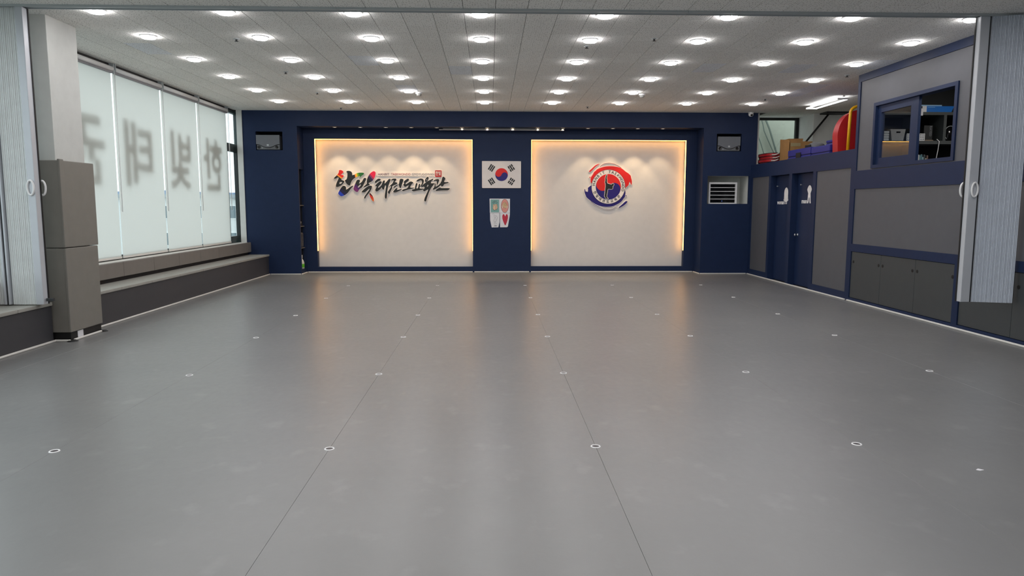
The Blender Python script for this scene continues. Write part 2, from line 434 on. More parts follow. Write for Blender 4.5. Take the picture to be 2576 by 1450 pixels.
# shelf niche inside the recess' left cheek
nn = NB(); box(nn, -4.14, -4.12, 14.18, 14.52, .05, 2.11); box(nn, -4.12, -3.775, 14.18, 14.20, .05, 2.11); box(nn, -4.12, -3.775, 14.50, 14.52, .05, 2.11)
box(nn, -4.12, -3.775, 14.2, 14.5, .05, .09); box(nn, -4.12, -3.775, 14.2, 14.5, 2.07, 2.11)
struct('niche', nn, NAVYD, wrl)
for z in (1.37, .955, .525): struct('shelf', B(-4.12, -3.74, 14.2, 14.5, z-.018, z), mat('shelf_board', (92, 90, 88), .6), wrl)

# ---- left wall with window openings
W1 = (6.98, 14.42, .64, 3.16); W2 = (-3.4, 6.84, .64, 3.16)
struct('wall_left', grid_wall(NB(), 'X', (-4, 15.05), (-.1, CZ+.1), (-5.02, -5.0), [(6.98, 14.6, .64, 3.16), W2]), PLASTER)
jb = B(-4.88, -4.775, YF-.02, YF+.05, 0, CZ); box(jb, -4.88, -4.86, YF+.05, 14.949, 0, CZ); box(jb, -5.0, -4.881, YF-.02, 14.949, 0, .64)
struct('wall_left_jamb', jb, PLASTER)
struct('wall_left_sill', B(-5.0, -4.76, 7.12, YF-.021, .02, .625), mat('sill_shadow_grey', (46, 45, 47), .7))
struct('trim_2', B(-5.0, -4.76, 7.12, YF-.021, .625, .64), TRIMW)
struct('wall_left_sill_near', B(-5.0, -4.74, -3.9, 7.1, .02, .634), PLASTER)
# ---- rear wall behind the camera
struct('wall_rear', B(-5.1, 7.25, -4.1, -4, -.1, CZ+.1), PLASTER)

# ---- windows
w1 = NB(); y0, y1, z0, z1 = W1; fx0, fx1 = -5.0, -4.93
box(w1, fx0, fx1, y0, y1, z0, z0+.06); box(w1, fx0, fx1, y0, y1, z1-.05, z1)
box(w1, fx0, fx1, y0, y0+.06, z0, z1); box(w1, fx0, fx1, y1-.12, y1, z0, z1)
box(w1, fx0, fx1, 13.665, 13.695, z0, z1)
win1 = struct('window_1', w1, GREENF)
struct('pane', B(XW-.004, XW+.002, y0+.05, 13.67, z0+.05, z1-.04), GLASSW, win1)
sa = NB(); sx0, sx1 = -4.99, -4.925
box(sa, sx0, sx1, 13.695, 14.30, 2.44, 2.53); box(sa, sx0, sx1, 14.21, 14.30, z0+.06, 2.44); box(sa, sx0, sx1, 13.695, 13.72, z0+.06, 2.44)
box(sa, sx0, sx1, 13.72, 14.21, z0+.06, z0+.13); box(sa, sx0, sx1, 13.72, 14.21, 2.38, 2.44)
struct('sash', sa, mat('sash_frame', (14, 26, 28), .4, var=0), win1)
struct('pane', B(XW-.003, XW+.003, 13.715, 14.215, z0+.1, 2.42), GLASSW, win1)
struct('pane', B(XW-.003, XW+.003, 13.69, 14.31, 2.50, z1-.04), GLASSW, win1)
FILM = bpy.data.materials.new('letter_film'); FILM.use_nodes = True; _n = FILM.node_tree
_t = _n.nodes.new('ShaderNodeBsdfTransparent'); _t.inputs[0].default_value = (.95, .93, .88, 1)
_m = _n.nodes.new('ShaderNodeMixShader'); _m.inputs[0].default_value = .30
_n.nodes['Principled BSDF'].inputs['Base Color'].default_value = lin((150, 146, 134)); _n.links.new(_n.nodes['Principled BSDF'].outputs[0], _m.inputs[1])
_n.links.new(_t.outputs[0], _m.inputs[2]); _n.links.new(_m.outputs[0], _n.nodes['Material Output'].inputs[0])
# lettering stuck on the outside of the glass, seen from behind
for ch, yc, wid in (('한', 12.95, .85), ('빛', 11.60, .79), ('태', 10.26, .79), ('권', 8.96, .83)):
    t = text_bm(ch, 0.95, .004, .024, width=wid)
    xs = [v.co.x for v in t.verts]; ys = [v.co.y for v in t.verts]
    cx, cy, hh = (max(xs)+min(xs))/2, (max(ys)+min(ys))/2, max(ys)-min(ys)
    for v in t.verts: v.co.x -= cx; v.co.y = (v.co.y-cy)*(.90/hh)
    struct('window_letter', to_wall(t, 'X', XW-.008, .004, (yc, 2.085)), FILM, win1)
w2 = NB(); y0, y1, z0, z1 = W2
for a, b, c, d in ((y0, y1, z0, z0+.06), (y0, y1, z1-.05, z1), (y0, y0+.06, z0, z1), (y1-.08, y1, z0, z1)): box(w2, fx0, fx1, a, b, c, d)
win2 = struct('window_2', w2, GREENF)
struct('pane', B(XW-.004, XW+.002, y0+.05, y1-.05, z0+.05, z1-.04), GLASSW, win2)
struct('blind_shadow_strip', B(-4.998, -4.915, 7.78, YF-.02, 3.155, 3.179), BLACK)  # black strip put in as the shadow gap above the blinds

# ---- right wall: navy framework with grey boards, doors, cabinets
PANELS = [(13.195, 14.04, .115, 1.912), (10.178, 11.268, .115, 1.905),
          (7.66, 10.05, .825, 1.60), (5.2, 7.56, .825, 1.60)]
UP = (7.66, 10.036, 1.855, 3.08); UP2 = (5.2, 7.56, 1.855, 3.08)
D1 = (12.295, 13.10, 0, 1.911); D2 = (11.38, 12.182, 0, 1.911)
C1 = (7.755, 10.05, .05, .717); C2 = (5.3, 7.655, .05, .717)
OW = (7.91, 9.65, 1.868, 2.738)
wrt = struct('wall_right', grid_wall(NB(), 'X', (10.10, YF), (0, 2.167), (XR, XR+.06), PANELS[:2]+[D1, D2]), NAVY)
wof = struct('wall_office', grid_wall(NB(), 'X', (-4, 10.10), (0, CZ), (XR, XR+.06), PANELS[2:]+[UP, UP2, C1, C2]), NAVY)
def pan(bmx, p): return struct('grey_panel', bmx, GREY, p)
for q in PANELS[:2]: pan(B(XR+.014, XR+.05, q[0]-.01, q[1]+.01, q[2]-.01, q[3]+.01), wrt)
for q in PANELS[2:]+[UP2]: pan(B(XR+.014, XR+.05, q[0]-.01, q[1]+.01, q[2]-.01, q[3]+.01), wof)
pan(grid_wall(NB(), 'X', (UP[0]-.01, UP[1]+.01), (UP[2]-.01, UP[3]+.01), (XR+.014, XR+.05), [OW]), wof)
# cabinet doors with finger holes
def cab_door(y0, y1, holes):
    d = struct('cabinet_door', B(XR+.012, XR+.035, y0+.0025, y1-.0025, .055, .712, bev=.002, seg=1), CAB, wof)
    for h in holes:
        hb = lathe(NB(), [(0, 0), (.016, 0), (.021, .0), (.021, .004)], (XR+.0095, h, .572), 20, 'X')
        struct('finger_hole', hb, BLACK, d)
cab_door(9.275, 10.05, (9.985, 9.324)); cab_door(8.505, 9.275, (9.227, 8.557)); cab_door(7.755, 8.505, (8.459, 7.792))
cab_door(6.855, 7.655, ()); cab_door(6.10, 6.855, (6.785,)); cab_door(5.3, 6.10, ())
# office window frame and sliding sash
of = NB(); y0, y1, z0, z1 = OW
for a, b, c, d in ((y0, y1, z0, z0+.045), (y0, y1, z1-.045, z1), (y0, y0+.05, z0+.045, z1-.045), (y1-.05, y1, z0+.045, z1-.045)): box(of, XR-.004, XR+.13, a, b, c, d)
win3 = struct('window_3', of, NAVY)
sa = NB()
for a, b, c, d in ((8.69, 9.60, z0+.045, 2.0), (8.69, 9.60, 2.60, z1-.045), (8.69, 8.845, 2.0, 2.6), (9.52, 9.60, 2.0, 2.6)): box(sa, XR+.035, XR+.07, a, b, c, d)
sash = struct('sliding_sash', sa, NAVY, win3)
struct('pane', B(XR+.052, XR+.056, 8.84, 9.525, 1.995, 2.605), GLASSO, sash)
# toilet doors
def toilet_door(n, D, word, wy, fig, hook_y, knob):
    jm = NB(); y0, y1 = D[0], D[1]
    box(jm, XR+.06, XR+.16, y1, y1+.03, 0, 1.94); box(jm, XR+.06, XR+.16, y0-.03, y0, 0, 1.94); box(jm, XR+.06, XR+.16, y0, y1, 1.911, 1.94)
    d = struct('door_%d' % n, B(XR+.11, XR+.145, y0+.003, y1-.003, .012, 1.906), NAVY)
    struct('door_jamb', jm, NAVY, d)
    t = text_bm(word, .105, .002, .0025, width=wy[2])
    struct('lettering', to_wall(t, 'X', XR+.1095, .002, (wy[0], wy[1])), WHITE, d)
    fb = _curve_bm([chaikin(p) for p in fig], .002)
    struct('figure_sticker', to_wall(fb, 'X', XR+.1095, .002), WHITE, d)
    hk = NB(); lathe(hk, [(0, -.03), (.012, -.028), (.012, -.02), (.006, -.018), (.006, 0)], (XR+.11, hook_y, 1.72), 12, 'X')
    struct('hook', hk, ALU, d)
    if knob:
        k = lathe(NB(), [(0, -.06), (.02, -.057), (.027, -.045), (.02, -.03), (.011, -.02), (.011, -.006), (.028, -.004), (.028, 0)], (XR+.11, 12.115, .87), 20, 'X')
        struct('door_knob', k, mat('chrome', (210, 214, 218), .12, metal=1, var=0), d)
    for w_ in (): pass
Wf = [(0, .30), (.04, .285), (.075, .25), (.085, .20), (.08, .14), (.095, .12), (.06, .13), (.045, .165), (.075, .12), (.10, .08), (.09, .05), (.06, .09), (.035, .13), (.05, .09), (.075, .06), (.045, .045), (.045, 0), (.015, 0), (.02, .045), (-.02, .045), (-.015, 0), (-.045, 0), (-.045, .045), (-.075, .06), (-.05, .09), (-.035, .13), (-.06, .09), (-.09, .05), (-.10, .08), (-.075, .12), (-.045, .165), (-.06, .13), (-.095, .12), (-.08, .14), (-.085, .20), (-.075, .25), (-.04, .285)]
Mf = [(0, .30), (.035, .29), (.07, .255), (.085, .225), (.06, .19), (.04, .165), (.05, .12), (.052, .06), (.07, .0), (.02, 0), (.012, .10), (-.012, .10), (-.02, 0), (-.07, 0), (-.052, .06), (-.05, .12), (-.04, .165), (-.06, .19), (-.085, .225), (-.07, .255), (-.035, .29)]
toilet_door(1, D1, 'woman', (12.88, 1.425, .31), [[(-12.655+a, 1.393+b) for a, b in Wf]], 13.015, False)
toilet_door(2, D2, 'man', (11.905, 1.44, .20), [[(-11.725+a, 1.405+b) for a, b in Mf]], 12.02, True)
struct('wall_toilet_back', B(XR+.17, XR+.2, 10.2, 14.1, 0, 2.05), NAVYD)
# office interior shell + storage loft shell
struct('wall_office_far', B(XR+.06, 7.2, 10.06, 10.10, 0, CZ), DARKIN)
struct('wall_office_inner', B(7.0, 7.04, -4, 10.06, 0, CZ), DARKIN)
struct('floor_loft', B(XR+.06, 7.2, 10.10, 14.92, 2.06, 2.10), mat('loft_board', (120, 104, 84), .8))
struct('wall_loft_right', B(7.2, 7.26, 10.1, 14.2, 0, CZ), PLASTER)
struct('wall_loft_pillar', B(6.41, 7.26, 14.2, 14.95, 0, CZ), PLASTER)
struct('wall_loft_left', B(5.27, 5.32, YF+.0501, 14.95, 2.1, CZ), PLASTER)
w4 = NB()
for a, b, c, d in ((5.32, 6.41, 2.10, 2.14), (5.32, 6.41, 3.13, 3.18), (6.345, 6.41, 2.14, 3.13), (5.32, 5.36, 2.14, 3.13)): box(w4, a, b, 14.88, 14.95, c, d)
win4 = struct('window_4', w4, mat('black_frame', (16, 20, 18), .5, var=0))
struct('pane', B(5.36, 6.345, 14.91, 14.916, 2.14, 3.13), GLASSW, win4)
struct('wall_shaft', B(4.8, 8.6, 15.9, 16.1, 0, 4.2), mat('mint_plaster', (150, 154, 140), .85, bump=.1, bscale=40, var=.05))
# ---- white trims along the floor edge
def trim(n, *segs):
    b = NB()
    for s in segs: box(b, *s, bev=.006, seg=1)
    struct('baseboard_%s' % n, b, TRIMW)
h = .02
trim('left', (-4.36, -4.335, 7.80, YF-.005, 0, h)); trim('left_near', (-4.36, -4.335, -3.9, 7.14, 0, h))
trim('column', (-4.36, -4.20, 7.135, 7.16, 0, h), (-4.205, -4.18, 7.20, 7.70, 0, h))
trim('back_left', (-4.33, -3.735, YF-.025, YF, 0, h)); trim('back_right', (4.205, XR-.03, YF-.025, YF, 0, h))
trim('recess_left', (-3.735, -3.71, YF, YR-.03, 0, h)); trim('recess_right', (4.18, 4.205, YF, YR-.03, 0, h))
trim('recess_back', (-3.71, -.36, YR-.025, YR, 0, h), (-.33, .80, YR-.025, YR, 0, h), (.83, 4.18, YR-.025, YR, 0, h))
trim('right', (XR-.028, XR, 10.13, YF-.03, 0, h)); trim('right_office', (XR-.028, XR, -3.9, 10.07, 0, h))

# ================================================================== FURNITURE AND FIXTURES
# ---- partition rail in the ceiling
rail = thing('partition_rail', 'long aluminium folding-partition track fixed across the tiled ceiling', 'track', (0, 6.92, CZ))
edges = [-4.98, -2.3, -1.42, 1.5, 1.86, 2.3, 5.16]
for a, b in zip(edges, edges[1:]):
    r_ = NB(); box(r_, a+.001, b-.001, 6.875, 6.885, CZ-.022, CZ); box(r_, a+.001, b-.001, 6.955, 6.965, CZ-.022, CZ); box(r_, a+.001, b-.001, 6.885, 6.955, CZ-.012, CZ)
    obj('track_section', r_, ALU, rail)
# ---- folding partitions
def pleats(p0, p1, n, amp, z0, z1):
    """folded curtain seen edge-on: narrow slat faces with deep grooves between them"""
    b = NB(); p0, p1 = Vector(p0), Vector(p1); d = p1-p0; L = d.length; d.normalize(); nrm = Vector((-d.y, d.x))
    if nrm.y > 0: nrm = -nrm          # towards the hall behind
    p = L/n; prof = []
    for i in range(n):
        j = .0016*math.sin(i*2.3)
        prof += [((i+.02)*p, -.004+j), ((i+.40)*p, .0035+j), ((i+.84)*p, .0+j), ((i+.92)*p, -amp), ((i+.98)*p, -amp)]
    back = -.05; pts = [(0, back)]+prof+[(L, back)]
    V = [[b.verts.new((p0.x+d.x*s_+nrm.x*h_, p0.y+d.y*s_+nrm.y*h_, z)) for s_, h_ in pts] for z in (z0, z1)]
    for i in range(len(pts)):
        k = (i+1) % len(pts); b.faces.new((V[0][i], V[0][k], V[1][k], V[1][i]))
    b.faces.new(V[0]); b.faces.new(V[1])
    return b
def ring_handle(x, y, z, rx=.03, rz=.068, r=.0095):
    return tube(NB(), [(x+rx*math.cos(a), y, z+rz*math.sin(a)) for a in [2*math.pi*i/28 for i in range(28)]], r, 8, True)
ZB, ZT = .412, CZ-.022
pt = thing('folding_partition', 'pale grey pleated folding partition stacked beside the padded column', 'partition', (-4.62, 6.92, ZB))
obj('pleated_curtain', pleats((-4.34, 6.895), (-4.565, 6.895), 13, .018, ZB, ZT), PLEAT, pt)
obj('pleated_curtain', pleats((-4.64, 6.895), (-4.96, 6.895), 18, .018, ZB, ZT), PLEAT, pt)
obj('end_post', B(-4.335, -4.268, 6.875, 6.965, ZB, ZT, bev=.006), POST, pt)
obj('rubber_seal', B(-4.268, -4.262, 6.945, 6.962, ZB, ZT), BLACK, pt)
obj('middle_post', B(-4.632, -4.612, 6.87, 6.97, ZB, ZT, bev=.003, seg=1), POST, pt)
obj('middle_post', B(-4.592, -4.575, 6.87, 6.97, ZB, ZT, bev=.003, seg=1), POST, pt)
obj('post_groove', B(-4.612, -4.592, 6.885, 6.955, ZB, ZT), ALUD, pt)
obj('ring_handle', ring_handle(-4.305, 6.866, 1.52), WHITE, pt); obj('ring_handle', ring_handle(-4.262, 6.975, 1.52), WHITE, pt)
obj('latch', B(-4.258, -4.19, 6.90, 6.93, .44, .47, bev=.004), ALUD, pt)
pt = thing('folding_partition', 'blue-grey pleated folding partition stacked against the cabinet wall', 'partition', (4.9, 6.88, ZB))
obj('pleated_curtain', pleats((4.785, 6.895), (5.135, 6.79), 28, .016, ZB, ZT), mat('pleat_vinyl_blue', (204, 211, 221), .45, var=.03), pt)
obj('end_post', B(4.675, 4.765, 6.885, 6.965, ZB, ZT, bev=.006), POST, pt)
obj('rubber_seal', B(4.668, 4.675, 6.945, 6.962, ZB, ZT), BLACK, pt)
obj('post_groove', B(4.765, 4.78, 6.89, 6.95, ZB, ZT), ALUD, pt)
obj('ring_handle', ring_handle(4.728, 6.872, 1.52), WHITE, pt); obj('ring_handle', ring_handle(4.682, 6.976, 1.52), WHITE, pt)

# ---- padded column
co = thing('padded_column', 'white square column wrapped below in grey leatherette pads', 'column', (-4.5, 7.47, 0))
obj('shaft', B(-4.74, -4.27, 7.225, 7.735, .0, CZ, bev=.006), PLASTER, co)
ox = -4.262
for z0, z1 in ((.088, .932), (.938, 1.795)):
    obj('pad', B(-4.43, -4.205, 7.165, 7.222, z0, z1, bev=.012, seg=3), PADL, co)
    obj('pad', B(ox, -4.20, 7.228, 7.77 if z0 > .5 else 7.755, z0, z1, bev=.012, seg=3), PADL, co)
    obj('corner_strip', B(-4.222, -4.196, 7.162, 7.232, z0+.002, z1+(.012 if z0 > .5 else 0), bev=.010, seg=3), PADL, co)
obj('plinth', B(-4.75, -4.215, 7.185, 7.745, 0, .088), BLACK, co)
obj('paper_note', B(-4.2145, -4.2125, 7.30, 7.40, .004, .082), PAPER, co)
for x, y in ((-4.19, 7.165), (-4.195, 7.735)):
    obj('rubber_corner', lathe(NB(), [(0, .014), (.035, .013), (.05, .004), (.052, 0)], (x, y, 0), 16), BLACK, co)

# ---- benches under the window
def bench(name, label, ya, yb, joints, pjoints):
    t = thing(name, label, 'bench', (-4.5, (ya+yb)/2, 0))
    obj('front_board', B(-4.40, -4.362, ya, yb, .0, .362), BENCHF, t)
    obj('carcass', B(-4.735, -4.40, ya, yb, .0, .345), BLACK, t)
    for a, b in zip(joints, joints[1:]):
        obj('seat_cushion', B(-4.735, -4.345, a+.002, b-.002, .366, .401, bev=.010, seg=2), CUSH, t)
    for a, b in zip(pjoints, pjoints[1:]):
        obj('back_cushion', B(-4.738, -4.695, a+.002, b-.002, .452, .640, bev=.010, seg=2), BACKP, t)
    return t
bench('window_bench', 'long grey cushioned bench under the lettered window blinds', 7.80, YF-.005,
      [7.80, 8.48, 9.24, 10.07, 10.88, 11.68, 12.51, 13.36, YF-.005], [7.80, 8.45, 9.24, 10.07, 10.88, 11.68, 12.46, 13.3, YF-.005])
bench('window_bench', 'grey cushioned bench section below the folding partition and near column', 4.2, 7.14, [4.2, 5.0, 5.85, 6.62, 7.14], [4.2, 5.0, 5.85, 6.62, 7.14])

# ---- roller blinds
def roller_blind(ya, yb, label):
    t = thing('roller_blind', label, 'blind', (-4.9, (ya+yb)/2, .66), 'roller blinds over the window')
    obj('fabric', B(-4.9062, -4.9038, ya+.004, yb-.004, .675, 3.09), BLIND, t)
    obj('roller_tube', tube(NB(), [(-4.882, ya+.012, 3.108), (-4.882, yb-.012, 3.108)], .031, 16), WHITE, t)
    for y in (ya+.006, yb-.006): obj('end_bracket', B(-4.925, -4.855, y-.006, y+.006, 3.075, CZ-.001), ALU, t)
    obj('tube_shade_strip', B(-4.899, -4.868, ya+.012, yb-.012, 3.052, 3.075), mat('tube_shade_grey', (132, 132, 136), .5), t)  # grey strip standing in for the shade under the roller tube
    obj('bottom_bar', B(-4.914, -4.896, ya+.004, yb-.004, .655, .682, bev=.005), TRIMW, t)
    obj('pull_chain', tube(NB(), [(-4.872, yb+.02, 3.10), (-4.874, yb+.022, 2.2), (-4.875, yb+.02, 1.28), (-4.865, yb+.024, 1.27), (-4.863, yb+.024, 3.10)], .003, 6), WHITE, t)
    return t
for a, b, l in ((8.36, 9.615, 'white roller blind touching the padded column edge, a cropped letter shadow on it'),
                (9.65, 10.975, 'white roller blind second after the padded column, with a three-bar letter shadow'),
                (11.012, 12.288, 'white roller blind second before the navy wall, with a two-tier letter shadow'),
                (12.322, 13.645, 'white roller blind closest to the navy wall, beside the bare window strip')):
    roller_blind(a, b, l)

# ---- downlights
dl = thing('downlight', 'round white recessed downlight glowing in the tiled ceiling', 'downlight', (0, 0, 0), 'recessed downlights in rows')
obj('rim', lathe(NB(), [(.076, -.001), (.078, -.009), (.084, -.009), (.090, -.003), (.091, 0)], n=32), WHITE, dl)
obj('lens', lathe(NB(), [(.077, -.004), (.075, -.021), (.066, -.027), (.0, -.029)], n=32), LENS, dl)
first = True
for y in (7.055, 8.08, 9.28, 10.48, 11.68, 12.88):
    for j in range(8):
        p = (-.094+1.2*(j-3), y, CZ)
        if first: dl.location = p; WORG[dl.name] = p; first = False
        else: dup(dl, p)
# the same lamps go on over the part of the hall behind the camera
for y in (5.75, 4.55, 3.35, 2.15, .95, -.25, -1.45, -2.65):
    for j in range(8):
        ld = bpy.data.lights.new('rear_downlight', 'AREA'); ld.shape = 'DISK'; ld.size = .15; ld.energy = DOWN_E*.0177*math.pi; ld.color = (1, .965, .97)
        lo = bpy.data.objects.new('rear_downlight', ld); COL.objects.link(lo); lo.location = (-.094+1.2*(j-3), y, CZ-.02)
# ---- smoke detectors and sprinklers
for i, (x, y, l) in enumerate(((-1.15, 11.86, 'white smoke detector with short wire on the ceiling above the colourful lettering'), (2.49, 11.88, 'white smoke detector on the ceiling in front of the round emblem'))):
    t = thing('smoke_detector', l, 'detector', (x, y, CZ))
    obj('base', lathe(NB(), [(.055, 0), (.055, -.018), (.04, -.02)], (x, y, CZ), 20), WHITE, t)
    obj('sensor_head', lathe(NB(), [(.042, -.018), (.04, -.045), (.02, -.055), (0, -.056)], (x, y, CZ), 20), mat('detector_grey', (150, 150, 146), .4), t)
sp = None
for x, y in ((-2.79, 8.19), (1.8, 8.01), (-2.8, 10.13), (4.7, 12.32), (4.99, 10.08), (-2.8, 11.93), (-2.79, 13.71), (1.11, 8.40), (1.8, 13.4)):
    if sp is None:
        sp = thing('sprinkler_head', 'small metal sprinkler head in the tiled ceiling', 'sprinkler', (0, 0, 0), 'ceiling sprinkler heads')
        obj('plate', lathe(NB(), [(.034, 0), (.034, -.004), (.012, -.006)], n=16), ALU, sp)
        obj('nozzle', lathe(NB(), [(.012, -.005), (.009, -.022), (.022, -.024), (.022, -.027), (0, -.028)], n=14), ALUD, sp)
        sp.location = (x, y, CZ)
    else: dup(sp, (x, y, CZ))

# ---- recess spotlights
rs = thing('recess_spotlight', 'small round spotlight set in the recess soffit', 'spotlight', (0, 0, 0), 'spotlights above the white panels')
obj('rim', lathe(NB(), [(.026, -.001), (.028, -.006), (.04, -.005), (.042, 0)], n=20), WHITE, rs)
obj('lens', lathe(NB(), [(.027, -.002), (.0, -.003)], n=20), SPOTL, rs)
for i in range(14):
    x = -3.045+.4985*i; p = (x, 14.33, 2.887)
    if i == 0: rs.location = p
    else: dup(rs, p)
    ld = bpy.data.lights.new('recess_spot', 'SPOT'); ld.energy = SPOT_W*(1.0 if i % 3 else 1.5); ld.color = (1.0, .72, .42); ld.spot_size = math.radians(71); ld.spot_blend = .42; ld.shadow_soft_size = .02
    lo = bpy.data.objects.new('recess_spot', ld); COL.objects.link(lo); lo.location = (x, 14.33, 2.878)
    lo.rotation_euler = Vector((0, .04, -1)).to_track_quat('-Z', 'Y').to_euler()
# ---- screen rail under the soffit
t = thing('screen_rail', 'thin grey metal screen rail hung under the recess soffit', 'rail', (.23, 14.36, 2.85))
obj('housing', B(-.93, 1.39, 14.34, 14.40, 2.857, 2.886, bev=.003), mat('rail_grey', (120, 118, 118), .4, var=0), t)
obj('bottom_bar', B(-1.006, 1.465, 14.33, 14.37, 2.843, 2.855, bev=.003), mat('rail_pale', (190, 188, 188), .35, var=0), t)
for x in (-.97, 1.43): obj('end_clip', B(x-.02, x+.02, 14.335, 14.37, 2.855, 2.886), BLACK, t)

# ---- wall speakers
def speaker(x0, z0, label, sgn):
    t = thing('wall_speaker', label, 'speaker', (x0, YF, z0)); w, h = .452, .276; yb = YF+.02
    obj('cabinet', B(x0+.006, x0+w-.006, yb, YF+.22, z0, z0+h-.01, bev=.01), SPK, t)
    n = 16; wave = [(x0+.002+(w-.004)*i/n, z0+.102-.062*math.sin(math.pi*min(max((i/n-.06)/.88, 0), 1))**1.5) for i in range(n+1)]
    obj('grille', prism(NB(), wave+[(x0+w-.002, z0+h), (x0+.002, z0+h)], 'Y', yb-.018, yb+.004), mat('speaker_grille', (108, 112, 118), .7, bump=.3, bscale=500, var=.03), t)
    obj('groove', prism(NB(), [(a, b-.012) for a, b in wave]+[(a, b+.002) for a, b in wave[::-1]], 'Y', yb-.008, yb+.002), BLACK, t)
    for cx in (x0+.053, x0+w-.06):
        obj('bass_port', lathe(NB(), [(0, .0), (.024, 0), (.029, -.004), (.030, .004)], (cx, yb-.004, z0+.046), 24, 'Y'), BLACKG, t)
    obj('maker_badge', B(x0+w/2-.020, x0+w/2+.018, yb-.021, yb-.018, z0+.068, z0+.10, bev=.001, seg=1), ALU, t)
    obj('model_mark', B(x0+.10, x0+.122, yb-.002, yb+.001, z0+.026, z0+.036), ALU, t)
speaker(-4.526, 2.437, 'dark grey speaker in a niche of the navy wall by the window', 1)
speaker(4.489, 2.444, 'dark grey speaker in a niche above the air conditioner', -1)
# ---- air conditioner
x0, x1, z0, z1 = 4.385, 4.955, 1.404, 1.835; yb = 14.28
t = thing('air_conditioner', 'white air conditioner with dark louvres in a wall opening', 'air conditioner', ((x0+x1)/2, 14.4, z0))
fr = NB()
for a, b, c, d in ((x0, x1, z1-.038, z1), (x0, x1, z0, z0+.022), (x0, x0+.03, z0+.022, z1-.038), (x1-.03, x1, z0+.022, z1-.038)): box(fr, a, b, yb, yb+.05, c, d, bev=.006)
obj('front_frame', fr, WHITE, t); obj('body', B(x0+.005, x1-.005, yb+.05, 14.62, z0, z1-.004, bev=.015), WHITE, t)
obj('outlet', B(x0+.03, x1-.03, yb+.042, yb+.0495, z0+.022, z1-.038), BLACKG, t)
for z in (1.50, 1.577, 1.652, 1.727): obj('louvre', B(x0+.028, x1-.028, yb+.006, yb+.032, z-.006, z+.006, bev=.003), WHITE, t)
obj('display', B(x0+.270, x0+.292, yb+.038, yb+.043, 1.450, 1.470), mat('blue_display', (60, 80, 150), .4, var=0, emit=.12, ecol=(.25, .4, 1)), t)
# ---- dome camera
t = thing('security_camera', 'small white turret security camera at the top of the navy wall', 'camera', (5.10, 14.07, CZ))
obj('mount', lathe(NB(), [(.05, 0), (.05, -.02), (.04, -.024)], (5.10, 14.07, CZ), 20), WHITE, t)
obj('head', lathe(NB(), [(.0, -.062), (.03, -.056), (.047, -.035), (.05, -.012), (.04, .0)], (5.10, 14.07, CZ-.02), 20), WHITE, t)
obj('eye', lathe(NB(), [(0, -.004), (.022, -.002), (.026, .012)], (5.10, 14.025, CZ-.05), 18, 'Y'), BLACKG, t)
# ---- fluorescent fixture over the loft
t = thing('tube_light', 'twin tube ceiling light glowing over the storage loft', 'ceiling light', (5.87, 12.5, CZ))
obj('housing', B(5.83, 5.87, 11.88, 13.10, CZ-.02, CZ, bev=.005), WHITE, t)
for x in (5.765, 5.935):
    obj('tube', tube(NB(), [(x, 11.91, CZ-.052), (x, 13.07, CZ-.052)], .012, 12), TUBEM, t)
    for y in (11.895, 13.085): obj('socket', B(min(x-.014, 5.85), max(x+.014, 5.85), y-.010, y+.010, CZ-.066, CZ-.04), WHITE, t)

# ---- floor studs along the seams
st = thing('floor_stud', 'white ring stud with dark centre in a floor mat seam', 'floor stud', (0, 0, 0), 'round studs along the floor seams')
obj('ring', lathe(NB(), [(.020, .0006), (.022, .003), (.0265, .003), (.029, .0)], n=28), WHITE, st)
obj('plug', lathe(NB(), [(.019, .0008), (.013, .0022), (0, .0024)], n=24), mat('stud_core', (66, 58, 62), .4, var=.2, scale=60), st)
first = True
for j, x in enumerate((-2.42, -.905, .595, 2.10, 3.64)):
    for i, y in enumerate((3.895, 5.68, 7.32, 8.82, 10.48, 12.14)):
        if (i, j) == (0, 4): continue
        if first: st.location = (x, y, 0); first = False
        else: dup(st, (x, y, 0))
fk = _curve_bm([chaikin([(-.02, 0), (-.008, .008), (.004, .018), (.012, .006), (.024, -.004), (.006, -.01), (-.006, -.014)])], .0012)
bmesh.ops.translate(fk, verts=fk.verts[:], vec=(2.53, 3.48, .0008))
tag(obj('mat_flake', fk, PAPER, None, (2.53, 3.48, 0)), 'tiny torn white flake of the grey floor mat', 'scrap')  # torn spot of the floor mat, built as a thin white piece

# ================================================================== SIGNS ON THE WHITE PANELS
SD, FD = .016, .005     # backing and face thickness
def band_assign(bm, lines, mats_):
    """cut the face along lines ((p,q), on local x/y) and give each side its paint; mats_[k] = first line the face is above"""
    for p, q in lines:
        d = Vector((q[0]-p[0], q[1]-p[1], 0)); n = Vector((-d.y, d.x, 0)).normalized()
        bmesh.ops.bisect_plane(bm, geom=bm.verts[:]+bm.edges[:]+bm.faces[:], plane_co=Vector((p[0], p[1], 0)), plane_no=n)
    for f in bm.faces:
        c = f.calc_center_median(); k = 0
        for i, (p, q) in enumerate(lines):
            if (q[0]-p[0])*(c.y-p[1])-(q[1]-p[1])*(c.x-p[0]) < 0: k = i+1
        f.material_index = k
    return bm
c6 = lambda u, v: (-3.243+.000553*u, 2.137-.000551*v)
c7 = lambda u, v: (-2.426+.000652*u, 2.138-.000651*v)
def pt(s):
    v = [float(a) for a in s.replace(',', ' ').split()]
    return list(zip(v[::2], v[1::2]))
pt_parse = pt
